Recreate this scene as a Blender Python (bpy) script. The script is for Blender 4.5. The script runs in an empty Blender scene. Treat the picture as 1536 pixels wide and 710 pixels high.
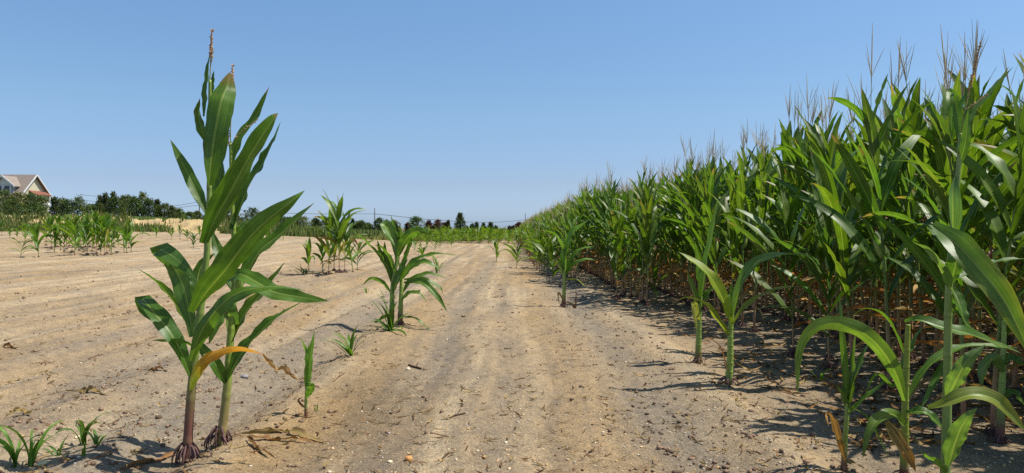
import bpy, math
import numpy as np
PI = math.pi
scene = bpy.context.scene
COL = scene.collection

# ------------------------------------------------------------------ camera model
W0, H0, F0 = 1536.0, 710.0, 1115.0
HY = 342.0
CAMZ = 1.2
PITCH = math.atan((H0/2-HY)/F0)
CAM = np.array([0.0, 0.0, CAMZ])

def ray(px, py):
    a = (px-W0/2)/F0; b = -(py-H0/2)/F0
    cp, sp = math.cos(PITCH), math.sin(PITCH)
    d = np.array([a, cp+b*sp, -sp+b*cp])
    return d/d[1]            # unit depth along Y

def at(px, py, y):
    return CAM + ray(px, py)*y

# ------------------------------------------------------------------ noise / terrain
def hash2(xi, yi, seed):
    h = (xi.astype(np.int64)*374761393 + yi.astype(np.int64)*668265263 + seed*144665) & 0xffffffff
    h = ((h ^ (h >> 13))*1274126177) & 0xffffffff
    h = (h ^ (h >> 16)) & 0xffffffff
    return h/4294967295.0

def vn(x, y, seed=0):
    x = np.asarray(x, float); y = np.asarray(y, float)
    xi = np.floor(x); yi = np.floor(y)
    fx = x-xi; fy = y-yi
    fx = fx*fx*(3-2*fx); fy = fy*fy*(3-2*fy)
    a = hash2(xi, yi, seed); b = hash2(xi+1, yi, seed)
    c = hash2(xi, yi+1, seed); d = hash2(xi+1, yi+1, seed)
    return (a*(1-fx)+b*fx)*(1-fy) + (c*(1-fx)+d*fx)*fy

def fbm(x, y, seed=0, octv=4):
    s = 0; a = .5; t = 0
    for i in range(octv):
        s = s + a*vn(np.asarray(x)*2**i, np.asarray(y)*2**i, seed+i*17); t += a; a *= .5
    return s/t

def ss(a, b, x):
    t = np.clip((np.asarray(x, float)-a)/(b-a), 0, 1)
    return t*t*(3-2*t)

def left_side(x, y):
    return ss(0.06, 0.55, -np.asarray(x, float)/np.maximum(np.asarray(y, float), 1))

def height(x, y):
    x = np.asarray(x, float); y = np.asarray(y, float)
    near = 1-ss(14, 40, y)
    mid = 1-ss(30, 90, y)
    wx = x + .18*(vn(x*.6, y*.22, 3)-.5)
    h = .05*(fbm(x*.55, y*.16, 1)-.5)
    left = ss(.6, 1.6, -x)
    h = h + mid*left*(.026*np.sin(2*PI*wx/.76) + .040*(vn(wx*3.3, y*.22, 5)-.5) + .016*(vn(wx*9, y*.5, 6)-.5))
    h = h + near*.020*(vn(wx*5.5, y*.35, 7)-.5)
    h = h - near*.030*np.exp(-((wx+.72)/.20)**2) - near*.022*np.exp(-((wx-1.02)/.25)**2)
    h = h + near*.030*np.exp(-((wx-1.52)/.22)**2) + near*.02*np.exp(-((wx+.25)/.2)**2)
    h = h + near*(.016*(fbm(x*7, y*7, 9, 3)-.5) + .018*(fbm(x*22, y*22, 11, 2)-.5))
    clod = np.clip(vn(x*11, y*11, 21)-.78, 0, 1)*vn(x*1.3, y*.8, 23)
    h = h + near*.075*clod*(1-.7*ss(.7, 1.2, x))
    sl = left_side(x, y)
    h = h + sl*(.85*ss(35, 70, y)+1.15*ss(73, 80, y)+.5*ss(84, 110, y))
    lump = fbm(x*.35, y*.35, 31, 4)
    h = h + sl*ss(71.5, 75, y)*(1-ss(80, 86, y))*(1.5*(lump-.42)+.9*(fbm(x*1.1, y*1.1, 33, 3)-.5))
    return h

u = np.concatenate([np.linspace(-3.0, -.85, 50)[:-1], np.linspace(-.85, .85, 900), np.linspace(.85, 3.0, 50)[1:]])
yy = np.concatenate([np.linspace(-8, 2.6, 30)[:-1], np.exp(np.linspace(math.log(2.6), math.log(130), 620))[:-1], np.exp(np.linspace(math.log(130), math.log(6000), 30))])
Yg, Ug = np.meshgrid(yy, u, indexing='ij')
Xg = Ug*(np.maximum(Yg, -2)+ (4.0))
Zg = height(Xg, Yg)
import bisect
UL, YL, ZL = u.tolist(), yy.tolist(), Zg.tolist()
def hgt(x, y):
    uu = x/(max(y, -2)+4.0)
    j = min(max(bisect.bisect_right(UL, uu)-1, 0), len(UL)-2); i = min(max(bisect.bisect_right(YL, y)-1, 0), len(YL)-2)
    a = (uu-UL[j])/(UL[j+1]-UL[j]); b = (y-YL[i])/(YL[i+1]-YL[i])
    z0, z1 = ZL[i], ZL[i+1]
    return (z0[j]*(1-a)+z0[j+1]*a)*(1-b)+(z1[j]*(1-a)+z1[j+1]*a)*b

def ground(px, py):
    r = ray(px, py); z = 0.0; p = None
    for _ in range(12):
        y = (z-CAMZ)/r[2]
        y = min(y, 140)
        p = CAM+r*y
        z = .5*z+.5*hgt(p[0], p[1])
    y = (z-CAMZ)/r[2]; p = CAM+r*y
    return np.array([p[0], p[1], hgt(p[0], p[1])])

# ------------------------------------------------------------------ materials
def new_mat(name):
    m = bpy.data.materials.new(name); m.use_nodes = True
    nt = m.node_tree; nt.nodes.clear()
    out = nt.nodes.new('ShaderNodeOutputMaterial')
    return m, nt, out

def N(nt, typ, **kw):
    n = nt.nodes.new(typ)
    for k, v in kw.items():
        if k.startswith('i_'):
            n.inputs[k[2:].replace('_', ' ')].default_value = v
        else:
            setattr(n, k, v)
    return n

def L(nt, a, b):
    nt.links.new(a, b)

def mixc(nt, fac, a, b, typ='MIX'):
    n = nt.nodes.new('ShaderNodeMix'); n.data_type = 'RGBA'; n.blend_type = typ
    for sock, v in ((n.inputs[0], fac), (n.inputs[6], a), (n.inputs[7], b)):
        if hasattr(v, 'is_output'): nt.links.new(v, sock)
        elif isinstance(v, (int, float)): sock.default_value = v
        else: sock.default_value = (*v, 1) if len(v) == 3 else v
    return n.outputs[2]

def mathn(nt, op, a, b=None, c=None):
    n = nt.nodes.new('ShaderNodeMath'); n.operation = op
    for i, v in enumerate((a, b, c)):
        if v is None: continue
        if hasattr(v, 'is_output'): nt.links.new(v, n.inputs[i])
        else: n.inputs[i].default_value = v
    return n.outputs[0]

def ramp(nt, fac, stops):
    n = nt.nodes.new('ShaderNodeValToRGB')
    el = n.color_ramp.elements
    while len(el) < len(stops): el.new(.5)
    for e, (p, c) in zip(el, stops):
        e.position = p; e.color = (*c, 1) if len(c) == 3 else c
    nt.links.new(fac, n.inputs[0])
    return n.outputs[0]

def leaf_material(name, transl, rough, spec=.35, vein=True):
    m, nt, out = new_mat(name)
    col = N(nt, 'ShaderNodeAttribute', attribute_name='Col').outputs['Color']
    uv = N(nt, 'ShaderNodeUVMap'); uv.uv_map = 'UVMap'
    sep = N(nt, 'ShaderNodeSeparateXYZ'); L(nt, uv.outputs[0], sep.inputs[0])
    u, v = sep.outputs[0], sep.outputs[1]
    geo = N(nt, 'ShaderNodeTexCoord')
    ns = N(nt, 'ShaderNodeTexNoise', i_Scale=9.0, i_Detail=4.0, i_Roughness=.6)
    L(nt, geo.outputs['Object'], ns.inputs['Vector'])
    var = ramp(nt, ns.outputs['Fac'], [(.3, (.72, .74, .7)), (.7, (1.2, 1.18, 1.15))])
    c = mixc(nt, 1.0, col, var, 'MULTIPLY')
    h = None
    if vein:
        st = N(nt, 'ShaderNodeCombineXYZ')
        L(nt, mathn(nt, 'MULTIPLY', u, 46.0), st.inputs[0]); L(nt, mathn(nt, 'MULTIPLY', v, 2.5), st.inputs[1])
        n2 = N(nt, 'ShaderNodeTexNoise', i_Scale=1.0, i_Detail=2.0); L(nt, st.outputs[0], n2.inputs['Vector'])
        sv = ramp(nt, n2.outputs['Fac'], [(.35, (.78, .8, .75)), (.65, (1.2, 1.17, 1.2))])
        c = mixc(nt, .85, c, mixc(nt, 1.0, c, sv, 'MULTIPLY'))
        st3 = N(nt, 'ShaderNodeCombineXYZ')
        L(nt, mathn(nt, 'MULTIPLY', u, 15.0), st3.inputs[0]); L(nt, mathn(nt, 'MULTIPLY', v, 1.3), st3.inputs[1])
        n5 = N(nt, 'ShaderNodeTexNoise', i_Scale=1.0, i_Detail=3.0); L(nt, st3.outputs[0], n5.inputs['Vector'])
        c = mixc(nt, 1.0, c, ramp(nt, n5.outputs['Fac'], [(.34, (.74, .8, .72)), (.66, (1.22, 1.16, 1.2))]), 'MULTIPLY')
        n6 = N(nt, 'ShaderNodeTexNoise', i_Scale=55.0, i_Detail=3.0, i_Roughness=.7); L(nt, geo.outputs['Object'], n6.inputs['Vector'])
        c = mixc(nt, mathn(nt, 'MULTIPLY', ramp(nt, n6.outputs['Fac'], [(.62, (0, 0, 0)), (.72, (1, 1, 1))]), .45), c, (.20, .19, .07))
        d = mathn(nt, 'ABSOLUTE', mathn(nt, 'SUBTRACT', u, .5))
        mid = ramp(nt, d, [(.018, (1, 1, 1)), (.05, (0, 0, 0))])
        light = mixc(nt, 1.0, mixc(nt, .5, c, (.30, .36, .12)), (1.25, 1.2, 1.1), 'MULTIPLY')
        c = mixc(nt, mathn(nt, 'MULTIPLY', mid, .8), c, light)
        h = mathn(nt, 'ADD', mathn(nt, 'MULTIPLY', n2.outputs['Fac'], .6), mathn(nt, 'MULTIPLY', mid, -.5))
    bs = N(nt, 'ShaderNodeBsdfPrincipled')
    L(nt, c, bs.inputs['Base Color']); bs.inputs['Roughness'].default_value = rough
    bs.inputs['Specular IOR Level'].default_value = spec
    tr = N(nt, 'ShaderNodeBsdfTranslucent')
    L(nt, mixc(nt, 1.0, c, (1.55, 1.5, .55), 'MULTIPLY'), tr.inputs['Color'])
    mx = N(nt, 'ShaderNodeMixShader'); mx.inputs[0].default_value = transl
    L(nt, bs.outputs[0], mx.inputs[1]); L(nt, tr.outputs[0], mx.inputs[2])
    if h is not None:
        bp = N(nt, 'ShaderNodeBump', i_Strength=.35, i_Distance=.004)
        L(nt, h, bp.inputs['Height']); L(nt, bp.outputs[0], bs.inputs['Normal'])
    L(nt, mx.outputs[0], out.inputs[0])
    return m

def solid_material(name, rough=.7, spec=.3, nscale=25., lo=.7, hi=1.25, bump=.3, bdist=.003, stretch=(1, 1, 1)):
    m, nt, out = new_mat(name)
    col = N(nt, 'ShaderNodeAttribute', attribute_name='Col').outputs['Color']
    tc = N(nt, 'ShaderNodeTexCoord')
    mp = N(nt, 'ShaderNodeMapping'); mp.inputs['Scale'].default_value = stretch
    L(nt, tc.outputs['Object'], mp.inputs[0])
    ns = N(nt, 'ShaderNodeTexNoise', i_Scale=nscale, i_Detail=5.0, i_Roughness=.65)
    L(nt, mp.outputs[0], ns.inputs['Vector'])
    var = ramp(nt, ns.outputs['Fac'], [(.3, (lo,)*3), (.7, (hi,)*3)])
    c = mixc(nt, 1.0, col, var, 'MULTIPLY')
    bs = N(nt, 'ShaderNodeBsdfPrincipled')
    L(nt, c, bs.inputs['Base Color']); bs.inputs['Roughness'].default_value = rough
    bs.inputs['Specular IOR Level'].default_value = spec
    bp = N(nt, 'ShaderNodeBump', i_Strength=bump, i_Distance=bdist)
    L(nt, ns.outputs['Fac'], bp.inputs['Height']); L(nt, bp.outputs[0], bs.inputs['Normal'])
    L(nt, bs.outputs[0], out.inputs[0])
    return m

M_LEAF = leaf_material('corn_leaf', .45, .40, .45)
M_LEAF_FAR = leaf_material('far_corn_leaf', .45, .44, .34, vein=False)
M_DRY = leaf_material('dry_leaf', .15, .8, .1)
M_STALK = solid_material('corn_stalk', .5, .35, 60, .8, 1.2, .2, .002, (1, 1, .15))
M_TASSEL = solid_material('tassel', .8, .15, 90, .65, 1.3)
M_ROOT = solid_material('prop_root', .75, .2, 80, .6, 1.3)
M_GRASS = leaf_material('grass', .3, .6, .2, vein=False)
M_FOLIAGE = leaf_material('tree_foliage', .2, .65, .15, vein=False)
M_BARK = solid_material('bark', .9, .1, 12, .6, 1.3)
M_STONE = solid_material('pebble', .75, .25, 40, .75, 1.2)
M_WOOD = solid_material('weathered_wood', .9, .1, 8, .7, 1.2, .3, .003, (6, 6, .5))
M_SIDING = solid_material('painted_siding', .6, .3, 3, .93, 1.05)
M_SHINGLE = solid_material('roof_shingle', .9, .1, 3.5, .75, 1.25, .3, .02)
M_GLASS = solid_material('window_glass', .08, .6, 1, .9, 1.1, 0)
M_WIRE = solid_material('cable', .6, .2, 5)

# ------------------------------------------------------------------ mesh accumulation
class MB:
    def __init__(s):
        s.V = []; s.Q = []; s.UV = []; s.C = []; s.n = 0
    def add(s, V, Q, UV=None, C=(.5, .5, .5)):
        V = np.asarray(V, float).reshape(-1, 3); Q = np.asarray(Q, np.int64).reshape(-1, 4)
        s.V.append(V); s.Q.append(Q+s.n)
        s.UV.append(np.zeros((len(V), 2)) if UV is None else np.asarray(UV, float))
        C = np.asarray(C, float)
        if C.ndim == 1: C = np.tile(C, (len(V), 1))
        s.C.append(C); s.n += len(V)
        return s
    def extend(s, o):
        V, Q, UV, C = o.arrays(); s.add(V, Q, UV, C)
    def arrays(s):
        return np.concatenate(s.V), np.concatenate(s.Q), np.concatenate(s.UV), np.concatenate(s.C)
    def mesh(s, name, mat, smooth=True):
        V, Q, UV, C = s.arrays()
        return build_mesh(name, V, Q, UV, C, mat, smooth)

def build_mesh(name, V, Q, UV, C, mats, smooth=True, midx=None):
    me = bpy.data.meshes.new(name)
    nv, nf = len(V), len(Q)
    me.vertices.add(nv); me.vertices.foreach_set('co', V.astype(np.float32).ravel())
    me.loops.add(nf*4); me.loops.foreach_set('vertex_index', Q.astype(np.int32).ravel())
    me.polygons.add(nf)
    me.polygons.foreach_set('loop_start', np.arange(0, nf*4, 4, dtype=np.int32))
    me.polygons.foreach_set('use_smooth', np.full(nf, smooth, dtype=bool))
    for m in (mats if isinstance(mats, (list, tuple)) else [mats]): me.materials.append(m)
    if midx is not None:
        me.polygons.foreach_set('material_index', np.asarray(midx, np.int32))
    me.update(calc_edges=True)
    uvl = me.uv_layers.new(name='UVMap')
    uvl.data.foreach_set('uv', UV[Q.ravel()].astype(np.float32).ravel())
    ca = me.color_attributes.new('Col', 'FLOAT_COLOR', 'POINT')
    ca.data.foreach_set('color', np.concatenate([C, np.ones((nv, 1))], 1).astype(np.float32).ravel())
    return me

def link(name, me, parent=None, loc=None):
    o = bpy.data.objects.new(name, me); COL.objects.link(o)
    if parent is not None: o.parent = parent
    if loc is not None: o.location = loc
    return o

def tag(o, label=None, cat=None, group=None, kind=None):
    if label: o['label'] = label
    if cat: o['category'] = cat
    if group: o['group'] = group
    if kind: o['kind'] = kind
    return o

def empty(name, loc, rz=0.0, scale=1.0):
    o = bpy.data.objects.new(name, None); COL.objects.link(o)
    o.empty_display_size = .1
    o.location = loc; o.rotation_euler = (0, 0, rz); o.scale = (scale,)*3
    return o

def copy_tree(o, parent=None):
    c = o.copy(); COL.objects.link(c); c.parent = parent
    for ch in o.children: copy_tree(ch, c)
    return c

# ------------------------------------------------------------------ shape generators
def resample(P, n):
    P = np.asarray(P, float)
    if len(P) == 2:
        t = np.linspace(0, 1, n)[:, None]; return P[0]*(1-t)+P[1]*t
    d = np.r_[0, np.cumsum(np.maximum(np.linalg.norm(np.diff(P, axis=0), axis=1), 1e-6))]
    T = np.zeros_like(P)
    T[1:-1] = (P[2:]-P[:-2])/(d[2:]-d[:-2])[:, None]
    T[0] = (P[1]-P[0])/(d[1]-d[0]); T[-1] = (P[-1]-P[-2])/(d[-1]-d[-2])
    q = np.linspace(0, d[-1], n)
    i = np.clip(np.searchsorted(d, q, side='right')-1, 0, len(P)-2)
    hh = (d[i+1]-d[i])[:, None]; t = ((q-d[i])/hh[:, 0])[:, None]
    h00 = 2*t**3-3*t**2+1; h10 = t**3-2*t**2+t; h01 = -2*t**3+3*t**2; h11 = t**3-t**2
    return h00*P[i]+h10*hh*T[i]+h01*P[i+1]+h11*hh*T[i+1]

def unit(v):
    return v/np.maximum(np.linalg.norm(v, axis=-1, keepdims=True), 1e-9)

GREEN = np.array([.070, .150, .017])
def lf_width(t, p=2.2):
    return (.42+.58*ss(0, .28, t))*np.clip(1-np.clip((t-.35)/.65, 0, 1)**p, 0.012, 1)

def leaf(P, Wd, S, rng, M=5, fold=.45, ruffle=.10, base=GREEN, tip=None, tip_at=.9, edge=0.0, edgecol=(.30, .27, .06), freq=3.0, grad=None, p=2.2, streak=0.0):
    """P spine (n,3), S side vectors (n,3); a strip with a midrib fold and wavy margins"""
    n = len(P); t = np.linspace(0, 1, n)
    T = unit(np.gradient(P, axis=0))
    S = unit(S - (S*T).sum(1, keepdims=True)*T)
    Nn = np.cross(T, S)
    if Nn[:max(2, n//2), 2].mean() < 0: Nn = -Nn
    w = Wd*lf_width(t, p)
    us = np.linspace(-1, 1, M)
    fa = fold*(1-.55*t)+.25*(1-ss(0, .12, t))
    ph = rng.uniform(0, 6.28, 4)
    V = np.zeros((n, M, 3))
    env = ss(.05, .3, t)*(1-.4*ss(.8, 1, t))
    for j, u in enumerate(us):
        a = abs(u)
        k = 0 if u < 0 else 1
        wav = np.sin(2*PI*freq*t+ph[k])+.5*np.sin(2*PI*freq*2.3*t+ph[2+k])
        V[:, j] = P + S*(u*w/2*np.cos(fa))[:, None] + Nn*(a*w/2*np.sin(fa)+ruffle*w*a*a*wav*env*.7)[:, None]
    UV = np.zeros((n, M, 2)); UV[:, :, 0] = (us+1)/2; UV[:, :, 1] = t[:, None]
    C = np.zeros((n, M, 3)); C[:] = np.asarray(base)
    if grad is not None:
        g = np.asarray(grad[0]); C = C+(g-C)*(ss(grad[1], grad[2], t)[:, None, None])
    if edge > 0:
        e = edge*(np.abs(us)**3)[None, :, None]*ss(.15, .6, t)[:, None, None]
        C = C+(np.asarray(edgecol)-C)*e
    if streak > 0:
        sk = rng.random((1, M)); sk = streak*ss(.35, .9, sk+.35*np.sin(5*t[:, None]+ph[1]+6*sk)*.5)
        C = C+(np.array([.17, .08, .03])-C)*sk[..., None]
    if tip is not None:
        C = C+(np.asarray(tip)-C)*ss(tip_at-.06, min(tip_at+.06, .999), t+.03*np.sin(7*t+ph[0]))[:, None, None]
    idx = np.arange(n*M).reshape(n, M)
    Q = np.stack([idx[:-1, :-1], idx[:-1, 1:], idx[1:, 1:], idx[1:, :-1]], -1).reshape(-1, 4)
    return V.reshape(-1, 3), Q, UV.reshape(-1, 2), C.reshape(-1, 3)

def tube(P, R, K=6, C=(.5, .5, .5), cap=True):
    P = np.asarray(P, float); n = len(P); R = np.broadcast_to(np.asarray(R, float), (n,))
    T = unit(np.gradient(P, axis=0)) if n > 2 else unit(np.repeat((P[-1]-P[0])[None], n, 0))
    ref = np.array([0, 0, 1.]) if abs(T[:, 2]).mean() < .8 else np.array([1., 0, 0])
    A = unit(np.cross(T, ref)); B = np.cross(T, A)
    th = np.linspace(0, 2*PI, K, endpoint=False)
    V = P[:, None]+(A[:, None]*np.cos(th)[None, :, None]+B[:, None]*np.sin(th)[None, :, None])*R[:, None, None]
    idx = np.arange(n*K).reshape(n, K); nx = np.roll(idx, -1, 1)
    Q = np.stack([idx[:-1], nx[:-1], nx[1:], idx[1:]], -1).reshape(-1, 4)
    UV = np.zeros((n, K, 2)); UV[:, :, 0] = th/(2*PI); UV[:, :, 1] = np.linspace(0, 1, n)[:, None]
    C = np.asarray(C, float)
    if C.ndim == 2: C = np.repeat(C[:, None], K, 1).reshape(-1, 3)
    else: C = np.tile(C, (n*K, 1))
    V = V.reshape(-1, 3); UV = UV.reshape(-1, 2)
    if cap:
        for ring, p in ((idx[0][::-1], P[0]), (idx[-1], P[-1])):
            c = len(V); V = np.vstack([V, p[None]]); UV = np.vstack([UV, UV[ring[0]][None]]); C = np.vstack([C, C[ring[0]][None]])
            r2 = np.roll(ring, -1)
            q = [[c, ring[i], r2[i], ring[(i+2) % K]] for i in range(0, K-1, 2)]
            Q = np.vstack([Q, q])
    return V, Q, UV, C

def box(lo, hi):
    x0, y0, z0 = lo; x1, y1, z1 = hi
    V = [(x0, y0, z0), (x1, y0, z0), (x1, y1, z0), (x0, y1, z0), (x0, y0, z1), (x1, y0, z1), (x1, y1, z1), (x0, y1, z1)]
    Q = [(3, 2, 1, 0), (4, 5, 6, 7), (0, 1, 5, 4), (1, 2, 6, 5), (2, 3, 7, 6), (3, 0, 4, 7)]
    return V, Q

STRAW = np.array([.34, .23, .10]); BROWN = np.array([.20, .10, .045])
YEL = np.array([.42, .27, .03])

# ------------------------------------------------------------------ generic corn plant
def stalk_arrays(P, r0, r1, rng, K=7, base=(.20, .11, .06), basefrac=.12, green=(.16, .24, .05), nodes=9):
    n = len(P); t = np.linspace(0, 1, n)
    R = r0+(r1-r0)*t**1.1
    R = R*(1+.09*np.exp(-(((t*nodes) % 1-.5)/.06)**2))
    b = np.asarray(base); g = np.asarray(green)*rng.uniform(.85, 1.15)
    C = b+(g-b)*ss(basefrac*.4, basefrac*1.6, t)[:, None]
    ph = (t*nodes) % 1
    C = C*(1-.3*np.exp(-((ph-.45)/.035)**2)[:, None])+np.array([.05, .05, .015])*np.exp(-((ph-.52)/.05)**2)[:, None]
    return tube(P, R, K, C)

def gen_leaf(rng, org, az, th0, droop, length, width, n, M, twist=.5, power=1.5, **kw):
    s = np.linspace(0, 1, n)
    th = th0+droop*s**power
    a = az+rng.uniform(-.5, .5)*s**1.5
    step = length/(n-1)
    d = np.stack([np.sin(th)*np.cos(a), np.sin(th)*np.sin(a), np.cos(th)], 1)
    P = org+np.vstack([np.zeros(3), np.cumsum((d[:-1]+d[1:])/2*step, 0)])
    S0 = np.stack([-np.sin(a), np.cos(a), np.zeros(n)], 1)
    T = unit(np.gradient(P, axis=0))
    B = np.cross(T, S0)
    tw = (twist*s+rng.uniform(-.25, .25))
    S = S0*np.cos(tw)[:, None]+B*np.sin(tw)[:, None]
    return leaf(P, width, S, rng, M=M, **kw)

def gen_corn(seed, height=1.75, nleaf=12, llen=.78, lw=.088, lod=0, tassel=True, ear=True, dry=3, young=False, hue=(1, 1, 1), lean=.03, roots=True, bare=.0):
    """returns list of (part, material, arrays)"""
    rng = np.random.default_rng(seed)
    n, M, K = ((15, 5, 8), (10, 3, 6), (6, 3, 4), (4, 3, 3))[lod]
    parts = []
    hue = np.asarray(hue)
    top = height*(.93 if not young else .62)
    zs = np.linspace(0, 1, 12 if lod < 2 else 5)
    lx, ly = rng.normal(0, lean, 2)
    bend = lambda t: np.array([lx*t**1.6, ly*t**1.6, 0])*height
    P = np.array([bend(t)+[0, 0, t*top] for t in zs])
    r0 = .0135*height/1.75 if not young else .011*height
    parts.append(('stalk', 'stalk', stalk_arrays(P, r0, r0*.35, rng, K, base=(.40, .22, .12), basefrac=.22 if not young else .1, green=(.15, .23, .05))))  # tan stalk foot, its colour brightened to stand in for sun flecks
    plane = rng.uniform(0, PI)
    for i in range(nleaf):
        f = (i+.5)/nleaf
        zt = (bare+.05+(.93-bare)*f**1.0) if not young else (.16+.84*f)
        z = zt*top
        az = plane+PI*(i % 2)+rng.normal(0, .4)
        L_ = llen*(.45+.68*math.sin(PI*min(1, f*.80+.2)))*rng.uniform(.88, 1.1)
        w = lw*(.75+.35*math.sin(PI*(f*.8+.1)))*rng.uniform(.9, 1.12)
        isdry = i < dry and not young
        if isdry:
            th0 = rng.uniform(.7, 1.2); dr = rng.uniform(1.2, 1.9)
            c = STRAW*rng.uniform(1.0, 1.5) if rng.random() < .6 else np.array([.46, .20, .06])*rng.uniform(.8, 1.2)  # dry leaf colours, lifted to imitate sunlight reaching the crop foot
            L_ *= .6; w *= .55
            kw = dict(base=c, ruffle=.3, fold=.9, freq=2.2, streak=.6)
            tw = rng.uniform(-2.5, 2.5); pw = .9
        else:
            if young:
                th0 = .75-.55*f+rng.uniform(-.12, .12); dr = 1.7-1.1*f+rng.uniform(-.4, .5)
            else:
                th0 = .62-.46*f+rng.uniform(-.12, .12)
                dr = (1.75-1.5*f)*rng.uniform(.3, 1.35)
                if f > .6 and rng.random() < .14: dr += .9
            v = rng.uniform(.78, 1.28)
            base = GREEN*v*hue
            if rng.random() < .3: base = base+(np.array([.12, .17, .02])-base)*rng.uniform(.15, .5)
            tip = None; tipa = 1
            if rng.random() < (.35 if not young else .3): tip = STRAW*.8; tipa = rng.uniform(.86, .97)
            if f < .27 and not young and rng.random() < .25: base = base+(np.array([.27, .20, .05])-base)*rng.uniform(.3, .7); tip = BROWN; tipa = .7
            kw = dict(base=base, tip=tip, tip_at=tipa, ruffle=rng.uniform(.06, .16), fold=rng.uniform(.25, .6), freq=rng.uniform(2, 4),
                      edge=.35 if rng.random() < .2 else 0)
            tw = rng.uniform(-1.1, 1.1); pw = rng.uniform(1.2, 2.2)
        a = gen_leaf(rng, bend(zt)+np.array([0, 0, z]), az, th0, dr, L_, w, n, M, twist=tw, power=pw, **kw)
        parts.append(('leaf', 'dry' if isdry else 'leaf', a))
    if tassel:
        mb = MB(); o = bend(1)+np.array([0, 0, top])
        hh = rng.uniform(.40, .62)*height/1.95
        rr = .0033 if lod < 2 else .005
        nn = 7 if lod < 2 else 3
        d = np.array([rng.normal(0, .1), rng.normal(0, .1), 1]); tcol = np.array([.50, .41, .25])*rng.uniform(.8, 1.2)
        s = np.linspace(0, 1, nn)
        prof = np.interp(s, [0, .35, .5, .85, 1], [.7, .7, 1.4, 1.1, .3])
        cc = np.array([.2, .22, .07])+(tcol-np.array([.2, .22, .07]))*ss(.25, .5, s)[:, None]
        mb.add(*tube(o+d*s[:, None]*hh, rr*prof, 5 if lod < 2 else 3, cc, cap=False))
        for k in range(rng.integers(2, 6) if lod < 3 else 1):
            a = rng.uniform(0, 2*PI); sp = rng.uniform(.12, .45); l2 = hh*rng.uniform(.35, .6)
            q = np.array([math.cos(a)*sp, math.sin(a)*sp, 1])
            s2 = np.linspace(0, 1, 4)[:, None]
            PP = o+d*hh*.42+q*s2*l2-np.array([0, 0, 1])*s2**2*l2*.12*rng.uniform(0, 2)
            mb.add(*tube(PP, rr*.75*np.array([.7, 1.1, 1, .3]), 4 if lod < 2 else 3, tcol, cap=False))
        parts.append(('tassel', 'tassel', mb.arrays()))
    if ear and lod < 3:
        mb = MB(); zt = rng.uniform(.42, .52); a = plane+rng.normal(0, .5)
        o = bend(zt)+np.array([math.cos(a)*.012, math.sin(a)*.012, zt*top])
        d = np.array([math.cos(a)*.3, math.sin(a)*.3, 1]); d /= np.linalg.norm(d)
        s = np.linspace(0, 1, 8)
        mb.add(*tube(o+d*s[:, None]*.2, .021*1.3*np.interp(s, [0, .2, .5, .85, 1], [.5, .9, 1.05, .7, .25]), 8, (.22, .30, .07)))
        for k in range(9 if lod < 2 else 3):
            q = d+rng.normal(0, .35, 3); s3 = np.linspace(0, 1, 4)[:, None]
            mb.add(*tube(o+d*.19+q*s3*.075-np.array([0, 0, 1])*s3**2*.04, .0042, 3, np.array([.26, .10, .05])*rng.uniform(.6, 1.3)))
        parts.append(('ear', 'stalk', mb.arrays()))
    if roots and lod < 2:
        parts.append(('prop_roots', 'root', root_arrays(rng, r0, .06 if not young else .03)))
    return parts

def root_arrays(rng, r0, hz, spread=None, cnt=13, col=(.10, .055, .05)):
    mb = MB(); spread = spread or hz*1.1
    for z, fr, nr in ((hz, 1.0, cnt), (hz*.62, .8, cnt)):
        for k in range(nr):
            a = 2*PI*k/nr+rng.uniform(-.3, .3); sw = rng.uniform(-.35, .35)
            s = np.linspace(0, 1, 7); rr = spread*fr*rng.uniform(.6, 1.2)
            R = r0*.7+(rr-r0*.7)*np.sin(s*PI/2)**rng.uniform(.9, 1.4)
            z1 = z*rng.uniform(.8, 1.1); end = -.012 if rng.random() < .7 else z1*rng.uniform(.1, .35)
            Z = z1+(end-z1)*s**rng.uniform(1.1, 1.8)
            P = np.stack([np.cos(a+sw*s)*R, np.sin(a+sw*s)*R, Z], 1)+rng.normal(0, .03*hz, (7, 3))*s[:, None]
            mb.add(*tube(P, hz*.05*rng.uniform(.75, 1.3)*np.array([1, 1.1, 1.15, 1.05, .95, .8, .35]), 6, np.asarray(col)*rng.uniform(.5, 1.9)))
    return mb.arrays()

MATS = dict(leaf=M_LEAF, stalk=M_STALK, dry=M_DRY, tassel=M_TASSEL, root=M_ROOT)

def plant_object(parts, name, loc, rz=0.0, scale=1.0):
    e = empty(name, loc, rz, scale)
    for nm, mk, a in parts:
        link(nm, build_mesh(nm, *a, MATS[mk]), e)
    return e

MATLIST = [M_LEAF_FAR, M_STALK, M_DRY, M_TASSEL, M_ROOT]
MATKEY = dict(leaf=0, stalk=1, dry=2, tassel=3, root=4)
def merged(parts):
    V, Q, UV, C, I = [], [], [], [], []; n = 0
    for nm, mk, a in parts:
        V.append(a[0]); Q.append(a[1]+n); UV.append(a[2]); C.append(a[3]); I.append(np.full(len(a[1]), MATKEY[mk])); n += len(a[0])
    return tuple(np.concatenate(z) for z in (V, Q, UV, C, I))

def merged_mesh(name, a):
    return build_mesh(name, a[0], a[1], a[2], a[3], MATLIST, True, a[4])

# ------------------------------------------------------------------ hero plants, laid out leaf by leaf
def side_vectors(P, roll0, roll1):
    T = unit(np.gradient(P, axis=0)); v = unit(P-CAM)
    Sf = unit(np.cross(T, v)); Vp = np.cross(Sf, T)
    r = np.radians(np.interp(np.linspace(0, 1, len(P)), np.linspace(0, 1, len(roll0)), roll0) if isinstance(roll0, list) else np.linspace(roll0, roll1, len(P)))
    return Sf*np.cos(r)[:, None]+Vp*np.sin(r)[:, None]

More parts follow.
